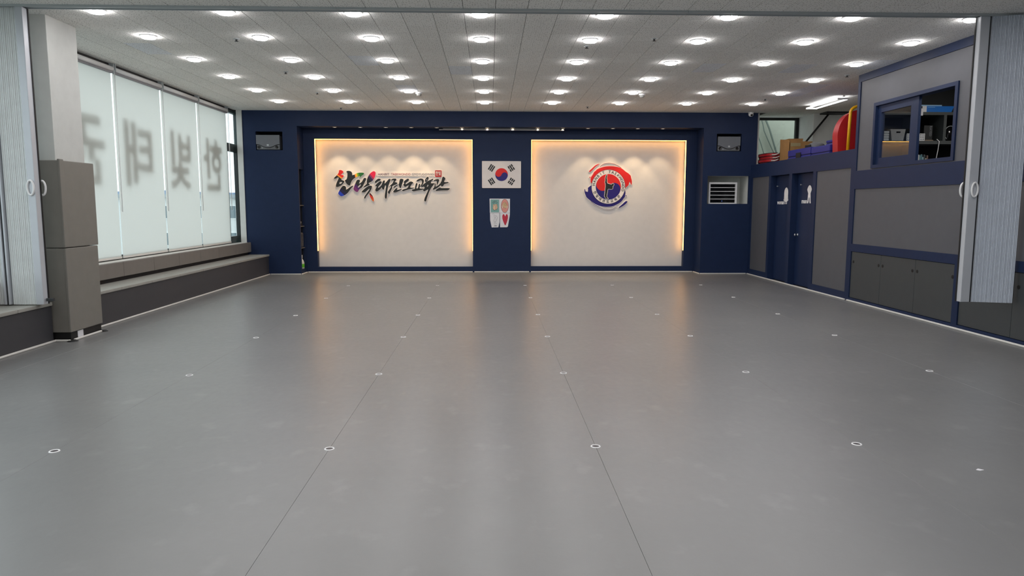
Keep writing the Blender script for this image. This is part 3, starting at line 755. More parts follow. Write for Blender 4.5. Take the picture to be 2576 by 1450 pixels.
PAINT = {k: mat('sign_'+k, c, .4, var=.04) for k, c in dict(red=(222, 22, 12), orange=(240, 150, 50), yellow=(222, 196, 40), lime=(98, 158, 30), green=(28, 108, 44),
         blue=(26, 62, 196), indigo=(24, 10, 66), violet=(72, 26, 100), plum=(112, 34, 106), pink=(226, 26, 72), mauve=(140, 48, 92), navy=(40, 28, 78), rust=(208, 48, 18), amber=(220, 98, 24), maroon=(70, 14, 22)).items()}
PAINT['black'] = SIGNK
LET = []   # (name, map, outline, holes, lines, paints)
LET.append(('brush_syllable', c6, '330 130 375 112 440 125 490 165 490 200 440 250 378 300 445 290 500 315 498 350 455 395 400 460 440 480 505 505 520 530 490 590 420 660 330 715 245 735 205 715 215 650 255 540 300 460 320 400 305 375 250 405 180 435 138 415 180 370 245 310 300 250 330 200 335 160',
            ['345 545 440 548 445 570 400 610 335 630'], [((210, 222), (520, 440)), ((190, 262), (500, 500))], ('red', 'orange', 'black')))
LET.append(('brush_syllable', c6, '595 165 660 140 740 150 790 180 812 230 812 310 870 285 900 280 950 240 1050 210 1160 205 1230 215 1245 240 1215 285 1150 320 1062 430 1054 426 1110 325 1020 345 920 390 860 430 800 490 755 580 735 650 710 680 650 660 590 600 550 520 535 490 590 460 610 440 635 350 640 250 630 205',
            [], [((1010, 150), (1100, 400)), ((960, 150), (1030, 400)), ((935, 200), (985, 400)), ((895, 240), (930, 420))], ('green', 'lime', 'yellow', 'orange', 'black')))
LET.append(('brush_syllable', c6, '465 690 520 690 565 715 578 770 570 840 650 790 740 720 850 668 820 720 760 780 700 860 640 940 560 1005 480 1050 400 1075 360 1060 310 1010 280 965 320 890 370 800 420 730',
            [], [((380, 770), (640, 1000)), ((300, 840), (520, 1040))], ('black', 'indigo', 'blue')))
LET.append(('brush_syllable', c6, '1000 465 1060 462 1090 480 1085 530 1045 610 1100 590 1160 540 1200 470 1235 405 1280 395 1320 415 1310 470 1260 560 1210 660 1160 740 1100 780 1050 820 1030 860 1010 905 960 915 900 880 850 830 845 790 870 720 900 640 940 560 965 500',
            ['1010 715 1090 640 1125 630 1115 680 1060 730 1010 765'], [((880, 570), (1100, 790)), ((850, 660), (1060, 880))], ('black', 'violet', 'plum')))
LET.append(('brush_syllable', c6, '1600 150 1650 170 1668 210 1660 290 1620 400 1560 490 1500 540 1450 555 1410 580 1400 600 1430 625 1450 650 1420 670 1350 690 1290 720 1230 745 1195 750 1240 700 1310 640 1345 600 1335 540 1345 460 1390 350 1450 250 1530 180',
            [], [((1400, 175), (1640, 478)), ((1370, 235), (1600, 520)), ((1340, 290), (1540, 560))], ('pink', 'mauve', 'navy', 'black')))
LET.append(('brush_syllable', c6, '1400 690 1500 680 1525 705 1510 780 1470 860 1440 910 1395 970 1330 1040 1290 1100 1265 1155 1238 1155 1225 1125 1255 1060 1310 985 1370 900 1415 840 1440 785 1400 805 1330 870 1265 920 1200 930 1130 922 1170 870 1250 795 1330 735', [], [], ('black',)))
LET.append(('brush_stroke', c6, '1430 940 1480 975 1530 1040 1565 1120 1582 1200 1580 1255 1560 1262 1510 1210 1470 1140 1440 1060 1420 990', [], [((1400, 980), (1600, 1130)), ((1400, 1080), (1600, 1210))], ('maroon', 'rust', 'amber')))
for s, h in (('125 460 170 410 235 360 290 362 320 385 290 420 220 450 160 495 135 485', []),
             ('140 570 200 510 260 460 300 440 345 450 340 490 290 550 225 620 225 655 300 600 345 545 370 470 395 420 425 410 445 430 430 490 430 520 480 470 540 400 565 370 610 368 625 390 600 450 560 550 530 640 510 760 500 880 495 930 480 980 455 982 430 950 430 880 450 770 470 650 480 580 450 560 430 620 405 700 380 700 350 660 340 620 300 680 240 730 180 765 150 740 135 710 165 650 195 600 150 590', []),
             ('640 390 690 360 760 355 800 365 795 400 770 440 735 465 790 470 835 490 820 520 770 545 700 570 660 600 670 640 650 680 620 740 600 790 580 830 560 835 535 800 525 775 560 720 610 650 640 590 580 585 630 550 680 500 700 460 720 420 700 400 660 420 640 410', []),
             ('695 630 740 590 835 535 860 545 800 590 720 648', []),
             ('910 370 960 360 1020 375 1015 420 985 500 960 570 940 640 915 655 890 620 878 575 862 540 885 500 895 430', []),
             ('790 650 825 645 830 670 800 710 870 700 975 668 940 710 860 750 780 785 720 790 690 765 720 720', []),
             ('1110 380 1160 355 1195 375 1180 420 1120 470 1085 490 1085 540 1150 500 1220 450 1270 445 1335 485 1290 510 1240 580 1220 640 1350 635 1345 650 1230 680 1100 710 1020 745 980 740 970 715 1010 690 1130 660 1160 610 1190 550 1120 590 1065 620 1020 570 1010 540 1050 500 1020 465 1060 420', []),
             ('1415 425 1470 380 1540 350 1600 355 1640 380 1655 430 1640 490 1600 570 1545 605 1530 600 1560 560 1590 500 1595 440 1560 400 1500 430 1450 445', []),
             ('1405 500 1440 490 1455 530 1430 600 1410 660 1460 662 1480 600 1490 540 1520 510 1540 530 1530 600 1510 665 1650 665 1640 690 1560 710 1440 730 1330 755 1290 740 1265 710 1300 690 1370 680 1380 600', []),
             ('1730 330 1770 295 1800 310 1805 350 1770 420 1720 462 1690 455 1685 400', ['1742 368 1762 366 1745 410 1725 415']),
             ('1555 620 1650 520 1760 440 1850 395 1950 350 1940 390 1880 440 1870 500 1920 500 1975 490 1970 530 1900 610 1850 690 1810 770 1770 880 1740 960 1715 1060 1680 1065 1650 1045 1670 960 1720 850 1770 740 1790 680 1720 720 1660 755 1615 715 1660 670 1680 620 1640 600 1580 625', ['1740 600 1778 525 1785 560 1800 570 1750 618']),
             ('1950 415 2010 380 2080 365 2130 380 2130 420 2100 480 2065 550 2046 590 2050 500 2060 440 2010 420 1970 435', []),
             ('1985 490 2015 500 2020 560 2010 610 2090 570 2165 500 2205 420 2220 340 2250 285 2330 340 2295 410 2275 465 2430 460 2415 490 2285 520 2250 590 2190 600 2185 550 2120 610 2030 670 1960 700 1910 690 1960 640 1985 580', []),
             ('2000 745 2040 690 2110 645 2180 615 2150 650 2470 648 2440 690 2395 720 2200 722', [])):
    LET.append(('brush_stroke', c7, s, h, [], ('black',)))
sg = thing('lettering_sign', 'cut-out calligraphy sign with rainbow strokes on the white wall panel', 'sign', (-1.99, YP, 1.34))
loops = []
for name, mp, s, hs, lines, paints in LET:
    out = chaikin([mp(*p) for p in pt(s)]); hl = [chaikin([mp(*p) for p in pt(h)]) for h in hs]; loops.append(out)
    b = _curve_bm([out]+hl, FD)
    if lines: band_assign(b, [(mp(*p), mp(*q)) for p, q in lines], paints)
    obj(name, to_wall(b, 'Y', YP-SD-.0005, FD), [PAINT[k] for k in paints], sg)
seal = [(2005, 110), (2015, 100), (2195, 100), (2205, 110), (2205, 295), (2195, 305), (2015, 305), (2005, 295)]
sq = [c7(*p) for p in seal]; loops.append(sq)
loops.append([c7(*p) for p in ((235, 190), (1985, 190), (1985, 268), (235, 268))])
obj('backing', to_wall(_curve_bm(offset_outline(loops, .0135, .0034), SD), 'Y', YP, SD), SIGNW, sg)
so = obj('seal', to_wall(_curve_bm([sq], FD), 'Y', YP-SD-.0005, FD), mat('seal_red', (178, 20, 16), .4), sg)
t = text_bm('한빛', .068, .002, .001, width=.105); cx, cz = c7(2105, 202)
for v in t.verts: v.co.y *= 1.35
obj('seal_mark', to_wall(t, 'Y', YP-SD-FD-.001, .002, (cx, cz)), SIGNW, so)
for body, u0, u1, m in (('HANBIT', 235, 575, mat('letter_mauve', (120, 84, 96), .5)), ('TAEKWONDO', 640, 1240, mat('letter_rose', (168, 92, 92), .5)), ('GYOYUGGWAN', 1285, 1980, mat('letter_grey', (112, 108, 114), .5))):
    t = text_bm(body, .062, .002, .0004, width=(u1-u0)*.000652); cx, cz = c7((u0+u1)/2, 228)
    obj('small_lettering', to_wall(t, 'Y', YP-SD-.001, .002, (cx, cz)), m, sg)

# ---- round emblem
EC, ES = (2.422, 1.748), .0009005
e2 = lambda u, v: (EC[0]+(u-738)*ES, EC[1]-(v-727)*ES)
em = thing('emblem_sign', 'round red and blue kicking-figure emblem on the white wall panel', 'emblem', (EC[0], YP, EC[1]-.45))
E_ = {}
E_['red_brush'] = (['335 640 330 600 330 540 350 490 385 445 405 395 450 360 470 335 540 300 650 270 740 260 830 262 930 275 1020 300 1080 340 1130 385 1190 420 1245 470 1255 520 1275 580 1277 640 1262 690 1245 640 1222 600 1212 640 1200 690 1160 720 1130 755 1000 740 738 640 480 700', '525 205 430 245 340 330 285 385 320 395 380 340 440 270 520 220', '318 490 330 520 300 530'], RED)
E_['blue_brush'] = (['350 690 310 720 270 750 278 800 268 850 245 830 222 840 205 760 195 800 200 860 225 920 240 960 290 1005 350 1050 420 1100 500 1140 600 1170 700 1182 800 1175 880 1155 950 1120 1010 1085 1060 1040 1090 990 1120 960 1130 900 1135 850 1120 780 900 760 738 820 480 760', '1185 1050 1140 1050 1080 1110 970 1205 1010 1200 1100 1150 1170 1090', '1130 920 1165 915 1150 945'], BLUE)
bl = []
for nm, (ps, m) in E_.items():
    lps = [chaikin([e2(*q) for q in pt(s)]) for s in ps]; bl += lps
    obj(nm, to_wall(_curve_bm(lps, FD), 'Y', YP-SD-.0005, FD), m, em)
l1 = stroke([e2(*q) for q in pt('540 275 590 232 640 205 740 190 860 210 960 258 1030 296')], .006)
l2 = stroke([e2(*q) for q in pt('340 1052 410 1115 480 1160 620 1222 760 1245 850 1228 920 1180')], .006)
obj('fine_stroke', to_wall(_curve_bm([l1], FD), 'Y', YP-SD-.0005, FD), mat('fine_red', (160, 60, 50), .5), em)
obj('fine_stroke', to_wall(_curve_bm([l2], FD), 'Y', YP-SD-.0005, FD), mat('fine_blue', (70, 60, 100), .5), em)
circ = ellipse(EC[0], EC[1], .3475, .3475, 72)
obj('backing', to_wall(_curve_bm(offset_outline(bl+[l1, l2, circ], .014, .004), SD), 'Y', YP, SD), SIGNW, em)
p1 = YP-SD-FD-.001
obj('ring_border', to_wall(_curve_bm([ellipse(EC[0], EC[1], .351, .351, 72)], .003), 'Y', p1, .003), mat('ring_dark', (30, 24, 60), .5), em)
obj('ring_disc', to_wall(_curve_bm([ellipse(EC[0], EC[1], .344, .344, 72)], .003), 'Y', p1-.003, .003), SIGNW, em)
def taegeuk(cx, cz, R, ang, plane, parent, mr, mb, up_red=True):
    """two comma halves; ang = direction of the dividing diameter"""
    def rot(p): c, s = math.cos(ang), math.sin(ang); return (cx+p[0]*c-p[1]*s, cz+p[0]*s+p[1]*c)
    n = 24
    red = [(R*math.cos(math.pi*i/(2*n)), R*math.sin(math.pi*i/(2*n))) for i in range(2*n+1)]           # upper half circle right->left
    red += [(-R/2+R/2*math.cos(math.pi+math.pi*i/n), R/2*math.sin(math.pi+math.pi*i/n)) for i in range(1, n)]   # left lobe bulges down
    red += [(R/2+R/2*math.cos(math.pi-math.pi*i/n), R/2*math.sin(math.pi-math.pi*i/n)) for i in range(0, n)]   # right notch bulges up
    blue = [(R*math.cos(math.pi+math.pi*i/(2*n)), R*math.sin(math.pi+math.pi*i/(2*n))) for i in range(2*n+1)]
    blue += [(R/2+R/2*math.cos(math.pi*i/n), R/2*math.sin(math.pi*i/n)) for i in range(1, n)]
    blue += [(-R/2+R/2*math.cos(-math.pi*i/n), R/2*math.sin(-math.pi*i/n)) for i in range(0, n)]
    obj('red_half', to_wall(_curve_bm([[rot(p) for p in red]], .003), 'Y', plane, .003), mr, parent)
    obj('blue_half', to_wall(_curve_bm([[rot(p) for p in blue]], .003), 'Y', plane, .003), mb, parent)
taegeuk(EC[0], EC[1], .259, math.radians(-22), p1-.006, em, RED, BLUE)
kick = [chaikin([e2(*q) for q in pt('708 450 700 490 690 530 705 560 700 600 712 650 760 665 815 675 830 650 850 650 862 670 855 700 835 715 840 750 830 775 790 780 740 770 720 790 715 850 700 920 705 970 740 990 735 998 675 990 670 950 650 945 660 880 665 800 675 720 670 640 655 630 668 590 665 540 675 490 690 460')])]
obj('figure_outline', to_wall(_curve_bm(offset_outline(kick, .009, .003), .002), 'Y', p1-.009, .002), SIGNW, em)
obj('kicking_figure', to_wall(_curve_bm(kick, .003), 'Y', p1-.011, .003), SIGNK, em)
def ring_chars(body, a0, a1, r, size, flip):
    for i, ch in enumerate(body):
        if ch == ' ': continue
        a = math.radians(a0+(a1-a0)*i/(len(body)-1)); t = text_bm(ch, size, .002, .0012)
        M = Matrix.Translation((EC[0]+r*math.cos(a), EC[1]+r*math.sin(a), 0)) @ Matrix.Rotation(a+(math.pi/2 if flip else -math.pi/2), 4, 'Z')
        bmesh.ops.transform(t, matrix=M, verts=t.verts[:]); obj('letter', to_wall(t, 'Y', p1-.006, .002), SIGNK, em)
ring_chars('HANBIT TAEKWONDO', 171, -11.5, .302, .076, False)
ring_chars('한빛태권도교육관', 203, 317.5, .302, .066, True)

# ---- national flag panel
f2 = lambda u, v: (-.168+(u-90)*.001106, 2.258-(v-112)*.001106)
fg = thing('flag_panel', 'framed white flag with red and blue circle and black bars', 'flag', (.23, YR, 1.716))
(xa, za), (xb, zb) = f2(93, 602), f2(805, 115)
obj('board', B(xa, xb, YR-.018, YR, za, zb, bev=.002, seg=1), mat('flag_white', (222, 216, 214), .6, var=.02), fg)
fr = NB(); w = .008
for a, b, c, d in ((xa, xb, za, za+w), (xa, xb, zb-w, zb), (xa, xa+w, za, zb), (xb-w, xb, za, zb)): box(fr, a, b, YR-.021, YR-.016, c, d)
obj('border', fr, SIGNW, fg)
cx, cz = f2(450, 358); taegeuk(cx, cz, .128, math.radians(-33.7)*.55, YR-.018, fg, RED, BLUE)
for u, v, ang, pat in ((267, 238, 57, '111'), (627, 238, -57, '010'), (267, 482, -57, '101'), (629, 482, 57, '000')):
    tb = NB(); tcx, tcz = f2(u, v); a = math.radians(ang); L_, W_, G_ = .125, .027, .0375
    for k, bit in enumerate(pat):
        off = (k-1)*G_
        for s0, s1 in (((-L_/2, L_/2),) if bit == '1' else ((-L_/2, -.006), (.006, L_/2))):
            pts_ = []
            for s, q in ((s0, -W_/2), (s1, -W_/2), (s1, W_/2), (s0, W_/2)):
                q += off; pts_.append((tcx+s*math.cos(a)-q*math.sin(a), tcz+s*math.sin(a)+q*math.cos(a)))
            prism(tb, pts_, 'Y', YR-.020, YR-.0185)
    obj('trigram', tb, SIGNK, fg)

# ---- four paper posters under the flag
DKL = mat('ink_line', (50, 52, 56), .7, var=0)
pt_xy = pt_parse
def poster(label, outline, marks):
    pts_ = [f2(*p) for p in outline]; cx = sum(p[0] for p in pts_)/len(pts_); zl = min(p[1] for p in pts_)
    t = thing('paper_poster', label, 'poster', (cx, YR, zl), 'paper posters under the flag')
    obj('sheet', to_wall(_curve_bm([pts_], .002), 'Y', YR-.001, .002), PAPER, t)
    for k, (nm, lps, m, d) in enumerate(marks):
        obj(nm, to_wall(_curve_bm([[f2(*p) for p in l] for l in lps], .0008), 'Y', YR-.0035-.001*d, .0008), m, t)
SKIN = mat('print_skin', (226, 190, 160), .8, var=0)
k3 = lambda s_: [(217.5+a*.2349, 783+b*.2349) for a, b in pt_xy(s_)]
grow = lambda p, k: [(sum(q[0] for q in p)/len(p)+(a-sum(q[0] for q in p)/len(p))*k, sum(q[1] for q in p)/len(p)+(b-sum(q[1] for q in p)/len(p))*k) for a, b in p]
H1 = k3('330 560 350 510 385 480 420 500 445 480 480 530 520 480 560 465 590 495 630 500 645 560 640 660 665 690 690 700 650 800 600 910 540 900 420 950 360 880 300 790 315 740 345 715 330 640')
poster('teal poster of two raised hands with rays', [(230, 795), (413, 795), (413, 1054), (234, 1056)],
       [('teal_ground', [[(248, 810), (404, 810), (404, 1045), (250, 1045)]], mat('print_teal', (126, 172, 168), .8), 0),
        ('hands_outline', [grow(H1, 1.09)], DKL, 1), ('hands', [H1], SKIN, 2),
        ('rays', [stroke(k3(r_), 6) for r_ in ('270 350 370 420', '330 250 400 350', '450 190 455 370', '560 190 540 350', '680 345 590 400')]+[stroke(k3('540 560 540 905'), 5)]+[stroke(k3(r_), 3) for r_ in ('400 510 410 610', '440 500 450 610', '585 500 580 600')], DKL, 3)])
H2 = k3('1040 590 1080 470 1130 400 1200 330 1280 350 1320 400 1345 430 1370 490 1400 540 1430 640 1380 760 1290 790 1180 740 1110 690')
poster('white poster with clasped hands in a salmon oval', [(416, 795), (605, 796), (604, 1058), (416, 1056)],
       [('oval_outline', [ellipse(510, 927, 71, 125)], DKL, 0), ('oval', [ellipse(510, 927, 66, 120)], mat('print_salmon', (218, 150, 138), .8), 1),
        ('hands_outline', [grow(H2, 1.07)], mat('print_umber', (120, 92, 60), .8), 2), ('hands', [H2], mat('print_tan', (216, 186, 146), .8), 3),
        ('cuffs', [k3('1005 610 1045 610 1110 790 1080 810'), k3('1450 620 1485 600 1410 810 1380 790')], SIGNW, 4),
        ('finger_lines', [stroke(k3(r_), 3.5) for r_ in ('1200 430 1300 380', '1200 500 1340 430', '1220 560 1370 500', '1180 640 1390 570', '1130 600 1200 440')], mat('print_umber', (120, 92, 60), .8), 4)])
poster('white poster with a pencil sketch of a standing figure', [(238, 1060), (413, 1058), (412, 1228), (390, 1320), (268, 1322), (240, 1190)],
       [('sketch_lines', [stroke(p, 3) for p in ([(318, 1085), (308, 1105), (318, 1130), (340, 1140), (345, 1115), (328, 1095)], [(325, 1140), (318, 1165), (305, 1200), (318, 1220), (345, 1215)], [(340, 1140), (345, 1170), (352, 1195), (345, 1215)],
                                                  [(318, 1220), (318, 1265), (338, 1268)], [(340, 1220), (342, 1250), (360, 1255)], [(345, 1115), (362, 1105), (355, 1125)], [(275, 1078), (310, 1072)], [(380, 1120), (362, 1190)])], DKL, 0),
        ('caption', [[(314, 1288), (326, 1286), (326, 1300), (315, 1302)], [(333, 1287), (352, 1285), (353, 1300), (333, 1301)], [(356, 1290), (366, 1286), (362, 1298)]], DKL, 0)])
poster('white poster with a big rose-red heart', [(420, 1058), (605, 1061), (600, 1110), (567, 1305), (550, 1318), (422, 1320)],
       [('heart', [chaikin([(517, 1125), (500, 1082), (480, 1076), (463, 1105), (464, 1160), (485, 1225), (518, 1297), (550, 1222), (568, 1150), (566, 1102), (550, 1074), (532, 1082)])], mat('print_heart', (186, 44, 66), .7), 0)])

# ================================================================== ITEMS IN THE RECESS SHELVES
t = thing('patterned_bag', 'black and white patterned bag on the low recess shelf', 'bag', (-3.87, 14.36, .525))
obj('body', B(-3.99, -3.755, 14.24, 14.47, .526, .82, bev=.04, seg=3), mat('bag_pattern', (70, 70, 72), .6, var=.95, scale=22), t)
obj('strap', tube(NB(), [(-3.95, 14.35, .80), (-3.94, 14.35, .89), (-3.86, 14.35, .91), (-3.80, 14.35, .88), (-3.79, 14.35, .80)], .012, 8), BLACK, t)
t = thing('folded_gear', 'stack of folded dark gear on the middle recess shelf', 'gear', (-3.88, 14.35, .956))
obj('lower_fold', B(-4.02, -3.76, 14.22, 14.44, .956, 1.0, bev=.015), BLACK, t); obj('upper_fold', B(-4.0, -3.77, 14.23, 14.41, 1.0, 1.045, bev=.015), mat('gear_grey', (120, 120, 118), .7), t)
t = thing('storage_box', 'small black box on the upper recess shelf', 'box', (-3.86, 14.3, 1.371))
obj('case', B(-3.95, -3.77, 14.22, 14.33, 1.371, 1.41, bev=.01), BLACK, t); obj('lid_edge', B(-3.95, -3.77, 14.22, 14.33, 1.4105, 1.418), ALUD, t)
t = thing('spray_bottle', 'green and white spray bottle at the bottom of the recess shelves', 'bottle', (-3.80, 14.42, .091))
obj('bottle', lathe(NB(), [(0, 0), (.05, 0), (.055, .02), (.055, .12), (.04, .17), (.018, .2), (.018, .22), (0, .22)], (-3.80, 14.42, .091), 20), mat('bottle_white', (210, 214, 206), .4), t)
obj('wrap_label', lathe(NB(), [(.0555, .03), (.0565, .032), (.0565, .10), (.0555, .102)], (-3.80, 14.42, .091), 20), mat('label_green', (96, 190, 40), .5), t)
obj('trigger_head', prism(NB(), [(14.36, .37), (14.36, .34), (14.40, .33), (14.40, .31), (14.445, .31), (14.45, .37)], 'X', -3.815, -3.785), WHITE, t)

# ================================================================== STORAGE LOFT
LZ = 2.10
for i in range(5):
    z = LZ+.002+i*.056; dx = (.0, .012, -.008, .016, .0)[i]
    t = thing('kick_pad', 'red foam pad with white handles in the pile behind the parapet', 'pad', (5.6, 14.1, z), 'red pads piled in the loft')
    pts_ = [(5.34+dx, 13.72), (5.68+dx, 13.72), (5.84+dx, 13.84), (5.86+dx, 14.25), (5.74+dx, 14.42), (5.34+dx, 14.42)]
    b = prism(NB(), chaikin(pts_, 3), 'Z', z, z+.042); bmesh.ops.bevel(b, geom=[e for e in b.edges if len(e.link_faces) == 2 and e.calc_face_angle(0) > 1.2], offset=.012, segments=2, affect='EDGES')
    obj('pad_body', b, REDV, t)
    obj('edge_piping', prism(NB(), chaikin([(p[0]*1.0, p[1]) for p in pts_], 2), 'Z', z+.042, z+.055), mat('dark_foam', (60, 14, 20), .8), t)
    if i > 1:
        hb = NB()
        for x in (5.42, 5.66): tube(hb, [(x+dx, 13.735, z+.014), (x+.03+dx, 13.67, z+.012), (x+.07+dx, 13.65, z+.024), (x+.11+dx, 13.68, z+.042), (x+.15+dx, 13.735, z+.03)], .011, 7)
        obj('carry_strap', hb, TRIMW, t)
t = thing('cardboard_box', 'open brown cardboard box on the loft behind blue cases', 'box', (5.65, 13.2, LZ))
cb = NB(); x0, x1, y0, y1, z1 = 5.44, 5.86, 12.99, 13.42, 2.53
box(cb, x0, x1, y0, y0+.008, LZ, z1); box(cb, x0, x1, y1-.008, y1, LZ, z1); box(cb, x0, x0+.008, y0, y1, LZ, z1); box(cb, x1-.008, x1, y0, y1, LZ, z1); box(cb, x0, x1, y0, y1, LZ, LZ+.01)
obj('carton', cb, CARD, t)
obj('flap', prism(NB(), [(x0, z1), (x1, z1), (x1+.01, z1+.09), (x0+.16, z1+.085), (x0-.004, z1+.045)], 'Y', y1-.008, y1), CARD, t)
obj('flap', prism(NB(), [(y0, z1), (y1, z1), (y1, z1+.07), (y0+.05, z1+.03)], 'X', x0, x0+.008), CARD, t)
obj('packing_tape', B(x0+.02, x0+.20, y0-.002, y0, z1-.09, z1-.03), mat('tape', (150, 138, 104), .3), t)
def case(label, x0, x1, y0, y1, z0, z1, clip=True):
    t = thing('blue_case', label, 'case', ((x0+x1)/2, (y0+y1)/2, z0)); m = (z0+z1)/2
    obj('base_half', B(x0, x1, y0, y1, z0, m-.004, bev=.02), BLUEV, t); obj('top_half', B(x0, x1, y0, y1, m+.004, z1, bev=.02), BLUEV, t)
    obj('seam', B(x0+.012, x1-.012, y0+.012, y1-.012, m-.005, m+.005), mat('seam_navy', (18, 20, 60), .7), t)
    if clip: obj('buckle', B(x0-.012, x0+.002, (y0+y1)/2-.09, (y0+y1)/2+.09, m-.045, m+.05, bev=.006), BLACK, t)
case('blue vinyl case with black buckle beside the cardboard box', 5.26, 5.72, 11.72, 12.62, LZ, 2.33)
case('large blue vinyl case next to the yellow stand', 5.26, 5.74, 11.06, 11.70, LZ, 2.315, False)
case('blue vinyl case lying on top at the rear of the loft', 5.52, 5.98, 11.07, 11.74, 2.335, 2.43, False)
t = thing('grey_bag', 'rounded grey bag lying on top of the blue cases', 'bag', (5.52, 12.1, 2.331))
gb = NB(); bmesh.ops.create_uvsphere(gb, u_segments=20, v_segments=10, radius=1)
for v in gb.verts: v.co = Vector((5.52+.14*v.co.x, 12.1+.2*v.co.y, 2.331+max(v.co.z, -.1)*.10+.01))
for f in gb.faces: f.smooth = True
obj('body', gb, mat('bag_grey', (96, 98, 102), .7, var=.1), t); obj('dark_panel', B(5.375, 5.39, 12.0, 12.2, 2.345, 2.39, bev=.006), BLACK, t)
t = thing('target_pad', 'tall rounded red target pad behind a yellow tube', 'pad', (5.62, 10.85, LZ))
for k, (yo, s) in enumerate(((10.84, 1.0), (10.94, .97))):
    pp = [(5.60+.33*s*math.cos(a), 2.42+.39*s*math.sin(a)) for a in [math.pi*i/48 for i in range(49)]]
    b = prism(NB(), pp+[(5.60-.31*s, LZ+.002), (5.60+.31*s, LZ+.002)], 'Y', yo, yo+.085)
    bmesh.ops.bevel(b, geom=[e for e in b.edges if len(e.link_faces) == 2 and e.calc_face_angle(0) > 1.2], offset=.02, segments=2, affect='EDGES')
    obj('pad_layer', b, REDV, t)
t = thing('equipment_stand', 'yellow bent-tube stand holding the red target pad', 'stand', (5.42, 10.7, LZ))
arc = [(5.50-.12*math.cos(a), 10.70, 2.74+.10*math.sin(a)) for a in [math.pi/2*i/8 for i in range(9)]]
obj('upright_tube', tube(NB(), [(5.365, 10.70, LZ+.02), (5.375, 10.70, 2.6)]+arc+[(5.8, 10.70, 2.84)], .022, 14), YELL, t)
obj('base_plate', B(5.245, 5.46, 10.62, 10.79, LZ, LZ+.022, bev=.004), YELL, t); obj('base_plate', B(5.49, 5.8, 10.62, 10.79, LZ, LZ+.03, bev=.004), YELL, t)
t = thing('diagonal_brace', 'black diagonal brace hanging from the ceiling by the white pillar', 'brace', (6.3, 14.1, 2.7))
obj('bar', tube(NB(), [(6.22, 14.17, 2.58), (6.64, 14.08, CZ-.03)], .018, 8), BLACK, t)
obj('hatch_frame', B(6.5, 6.95, 13.85, 14.15, CZ-.03, CZ-.001, bev=.004), mat('hatch_dark', (30, 32, 32), .6), t)
for i, (p, r) in enumerate((([(5.9, 15.84, 3.6), (5.98, 15.84, 3.27), (6.02, 15.84, 3.14), (6.05, 15.84, 3.01), (6.13, 15.84, 2.84), (6.24, 15.84, 2.62), (6.36, 15.84, 2.4)], .013), ([(5.94, 15.82, 3.6), (6.06, 15.82, 3.27), (6.16, 15.82, 3.05), (6.24, 15.82, 2.82), (6.31, 15.82, 2.62), (6.42, 15.82, 2.3)], .022), ([(5.86, 15.84, 3.05), (5.93, 15.84, 2.88), (5.99, 15.84, 2.73), (6.12, 15.84, 2.35)], .012))):
    tag(obj('wall_cable', tube(NB(), p, r, 8), mat('cable_grey', (92, 102, 94), .6), None, p[-1]),
        ('thin kinked grey cable on the mint wall behind the loft window', 'thick straight grey cable on the mint wall behind the loft window', 'short grey cable low on the mint wall behind the loft window')[i], 'cable')

# ================================================================== OFFICE INTERIOR
t = thing('office_shelf', 'dark grey shelf unit inside the office behind the sliding window', 'shelf', (6.0, 9.9, 0))
SHM = mat('shelf_grey', (74, 78, 78), .7)
SX0, SX1, SY0, SY1 = 5.26, 6.75, 9.72, 10.055
for z0, z1 in ((2.595, 2.635), (2.205, 2.25), (1.82, 1.86), (1.4, 1.44), (.02, .06)): obj('shelf_board', B(SX0+.02, SX1-.02, SY0, SY1, z0, z1), SHM, t)
obj('side_panel', B(SX0, SX0+.02, SY0, SY1, 0, 2.635), SHM, t); obj('side_panel', B(SX1-.02, SX1, SY0, SY1, 0, 2.635), SHM, t)
obj('divider', B(6.185, 6.225, SY0, SY1, 2.25, 2.595), SHM, t); obj('divider', B(5.82, 5.845, SY0, SY1, 1.86, 2.205), SHM, t); obj('divider', B(5.80, 5.83, SY0, SY1, 2.25, 2.595), SHM, t)
obj('back_board', B(SX0, SX1, SY1-.008, SY1-.001, .06, 2.59), mat('shelf_back', (30, 32, 32), .8), t)
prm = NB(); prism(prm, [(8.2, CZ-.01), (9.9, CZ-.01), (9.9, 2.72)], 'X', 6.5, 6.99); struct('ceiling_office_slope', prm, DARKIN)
t = thing('document_box', 'flat bright blue carton with white end on the office shelf', 'box', (6.1, 9.86, 2.636))
obj('blue_body', prism(NB(), [(5.945, 2.6365), (6.29, 2.6365), (6.325, 2.715), (5.945, 2.715)], 'Y', 9.735, 9.98), mat('box_blue', (24, 112, 200), .4), t)
obj('white_end', B(5.885, 5.944, 9.734, 9.98, 2.6365, 2.716), PAPER, t)
obj('printed_line', B(5.96, 6.06, 9.7335, 9.7345, 2.696, 2.704), mat('print_pale', (110, 170, 220), .5), t)
tag(obj('document_box', B(5.885, 6.17, 9.76, 9.97, 2.7165, 2.735, bev=.003), mat('box_pale', (150, 190, 220), .4), None, (6.0, 9.86, 2.716)), 'thin pale carton lying on the blue office carton', 'box')
tag(obj('paper_label', B(5.835, 5.882, 9.708, 9.716, 2.585, 2.68), PAPER, None, (5.85, 9.8, 2.6)), 'white paper hanging on the shelf edge beside the blue office carton', 'paper')
bk = [(.022, .20, (210, 214, 214)), (.016, .19, (120, 150, 158)), (.020, .205, (88, 128, 136)), (.014, .17, (160, 196, 206)), (.018, .20, (70, 82, 84)), (.016, .15, (222, 216, 190)), (.018, .19, (120, 100, 90)), (.022, .14, (60, 64, 96)), (.03, .12, (150, 170, 180))]
x = 5.865; nm = ('white', 'grey-blue', 'teal', 'pale blue', 'charcoal', 'cream', 'brown', 'navy', 'silver')
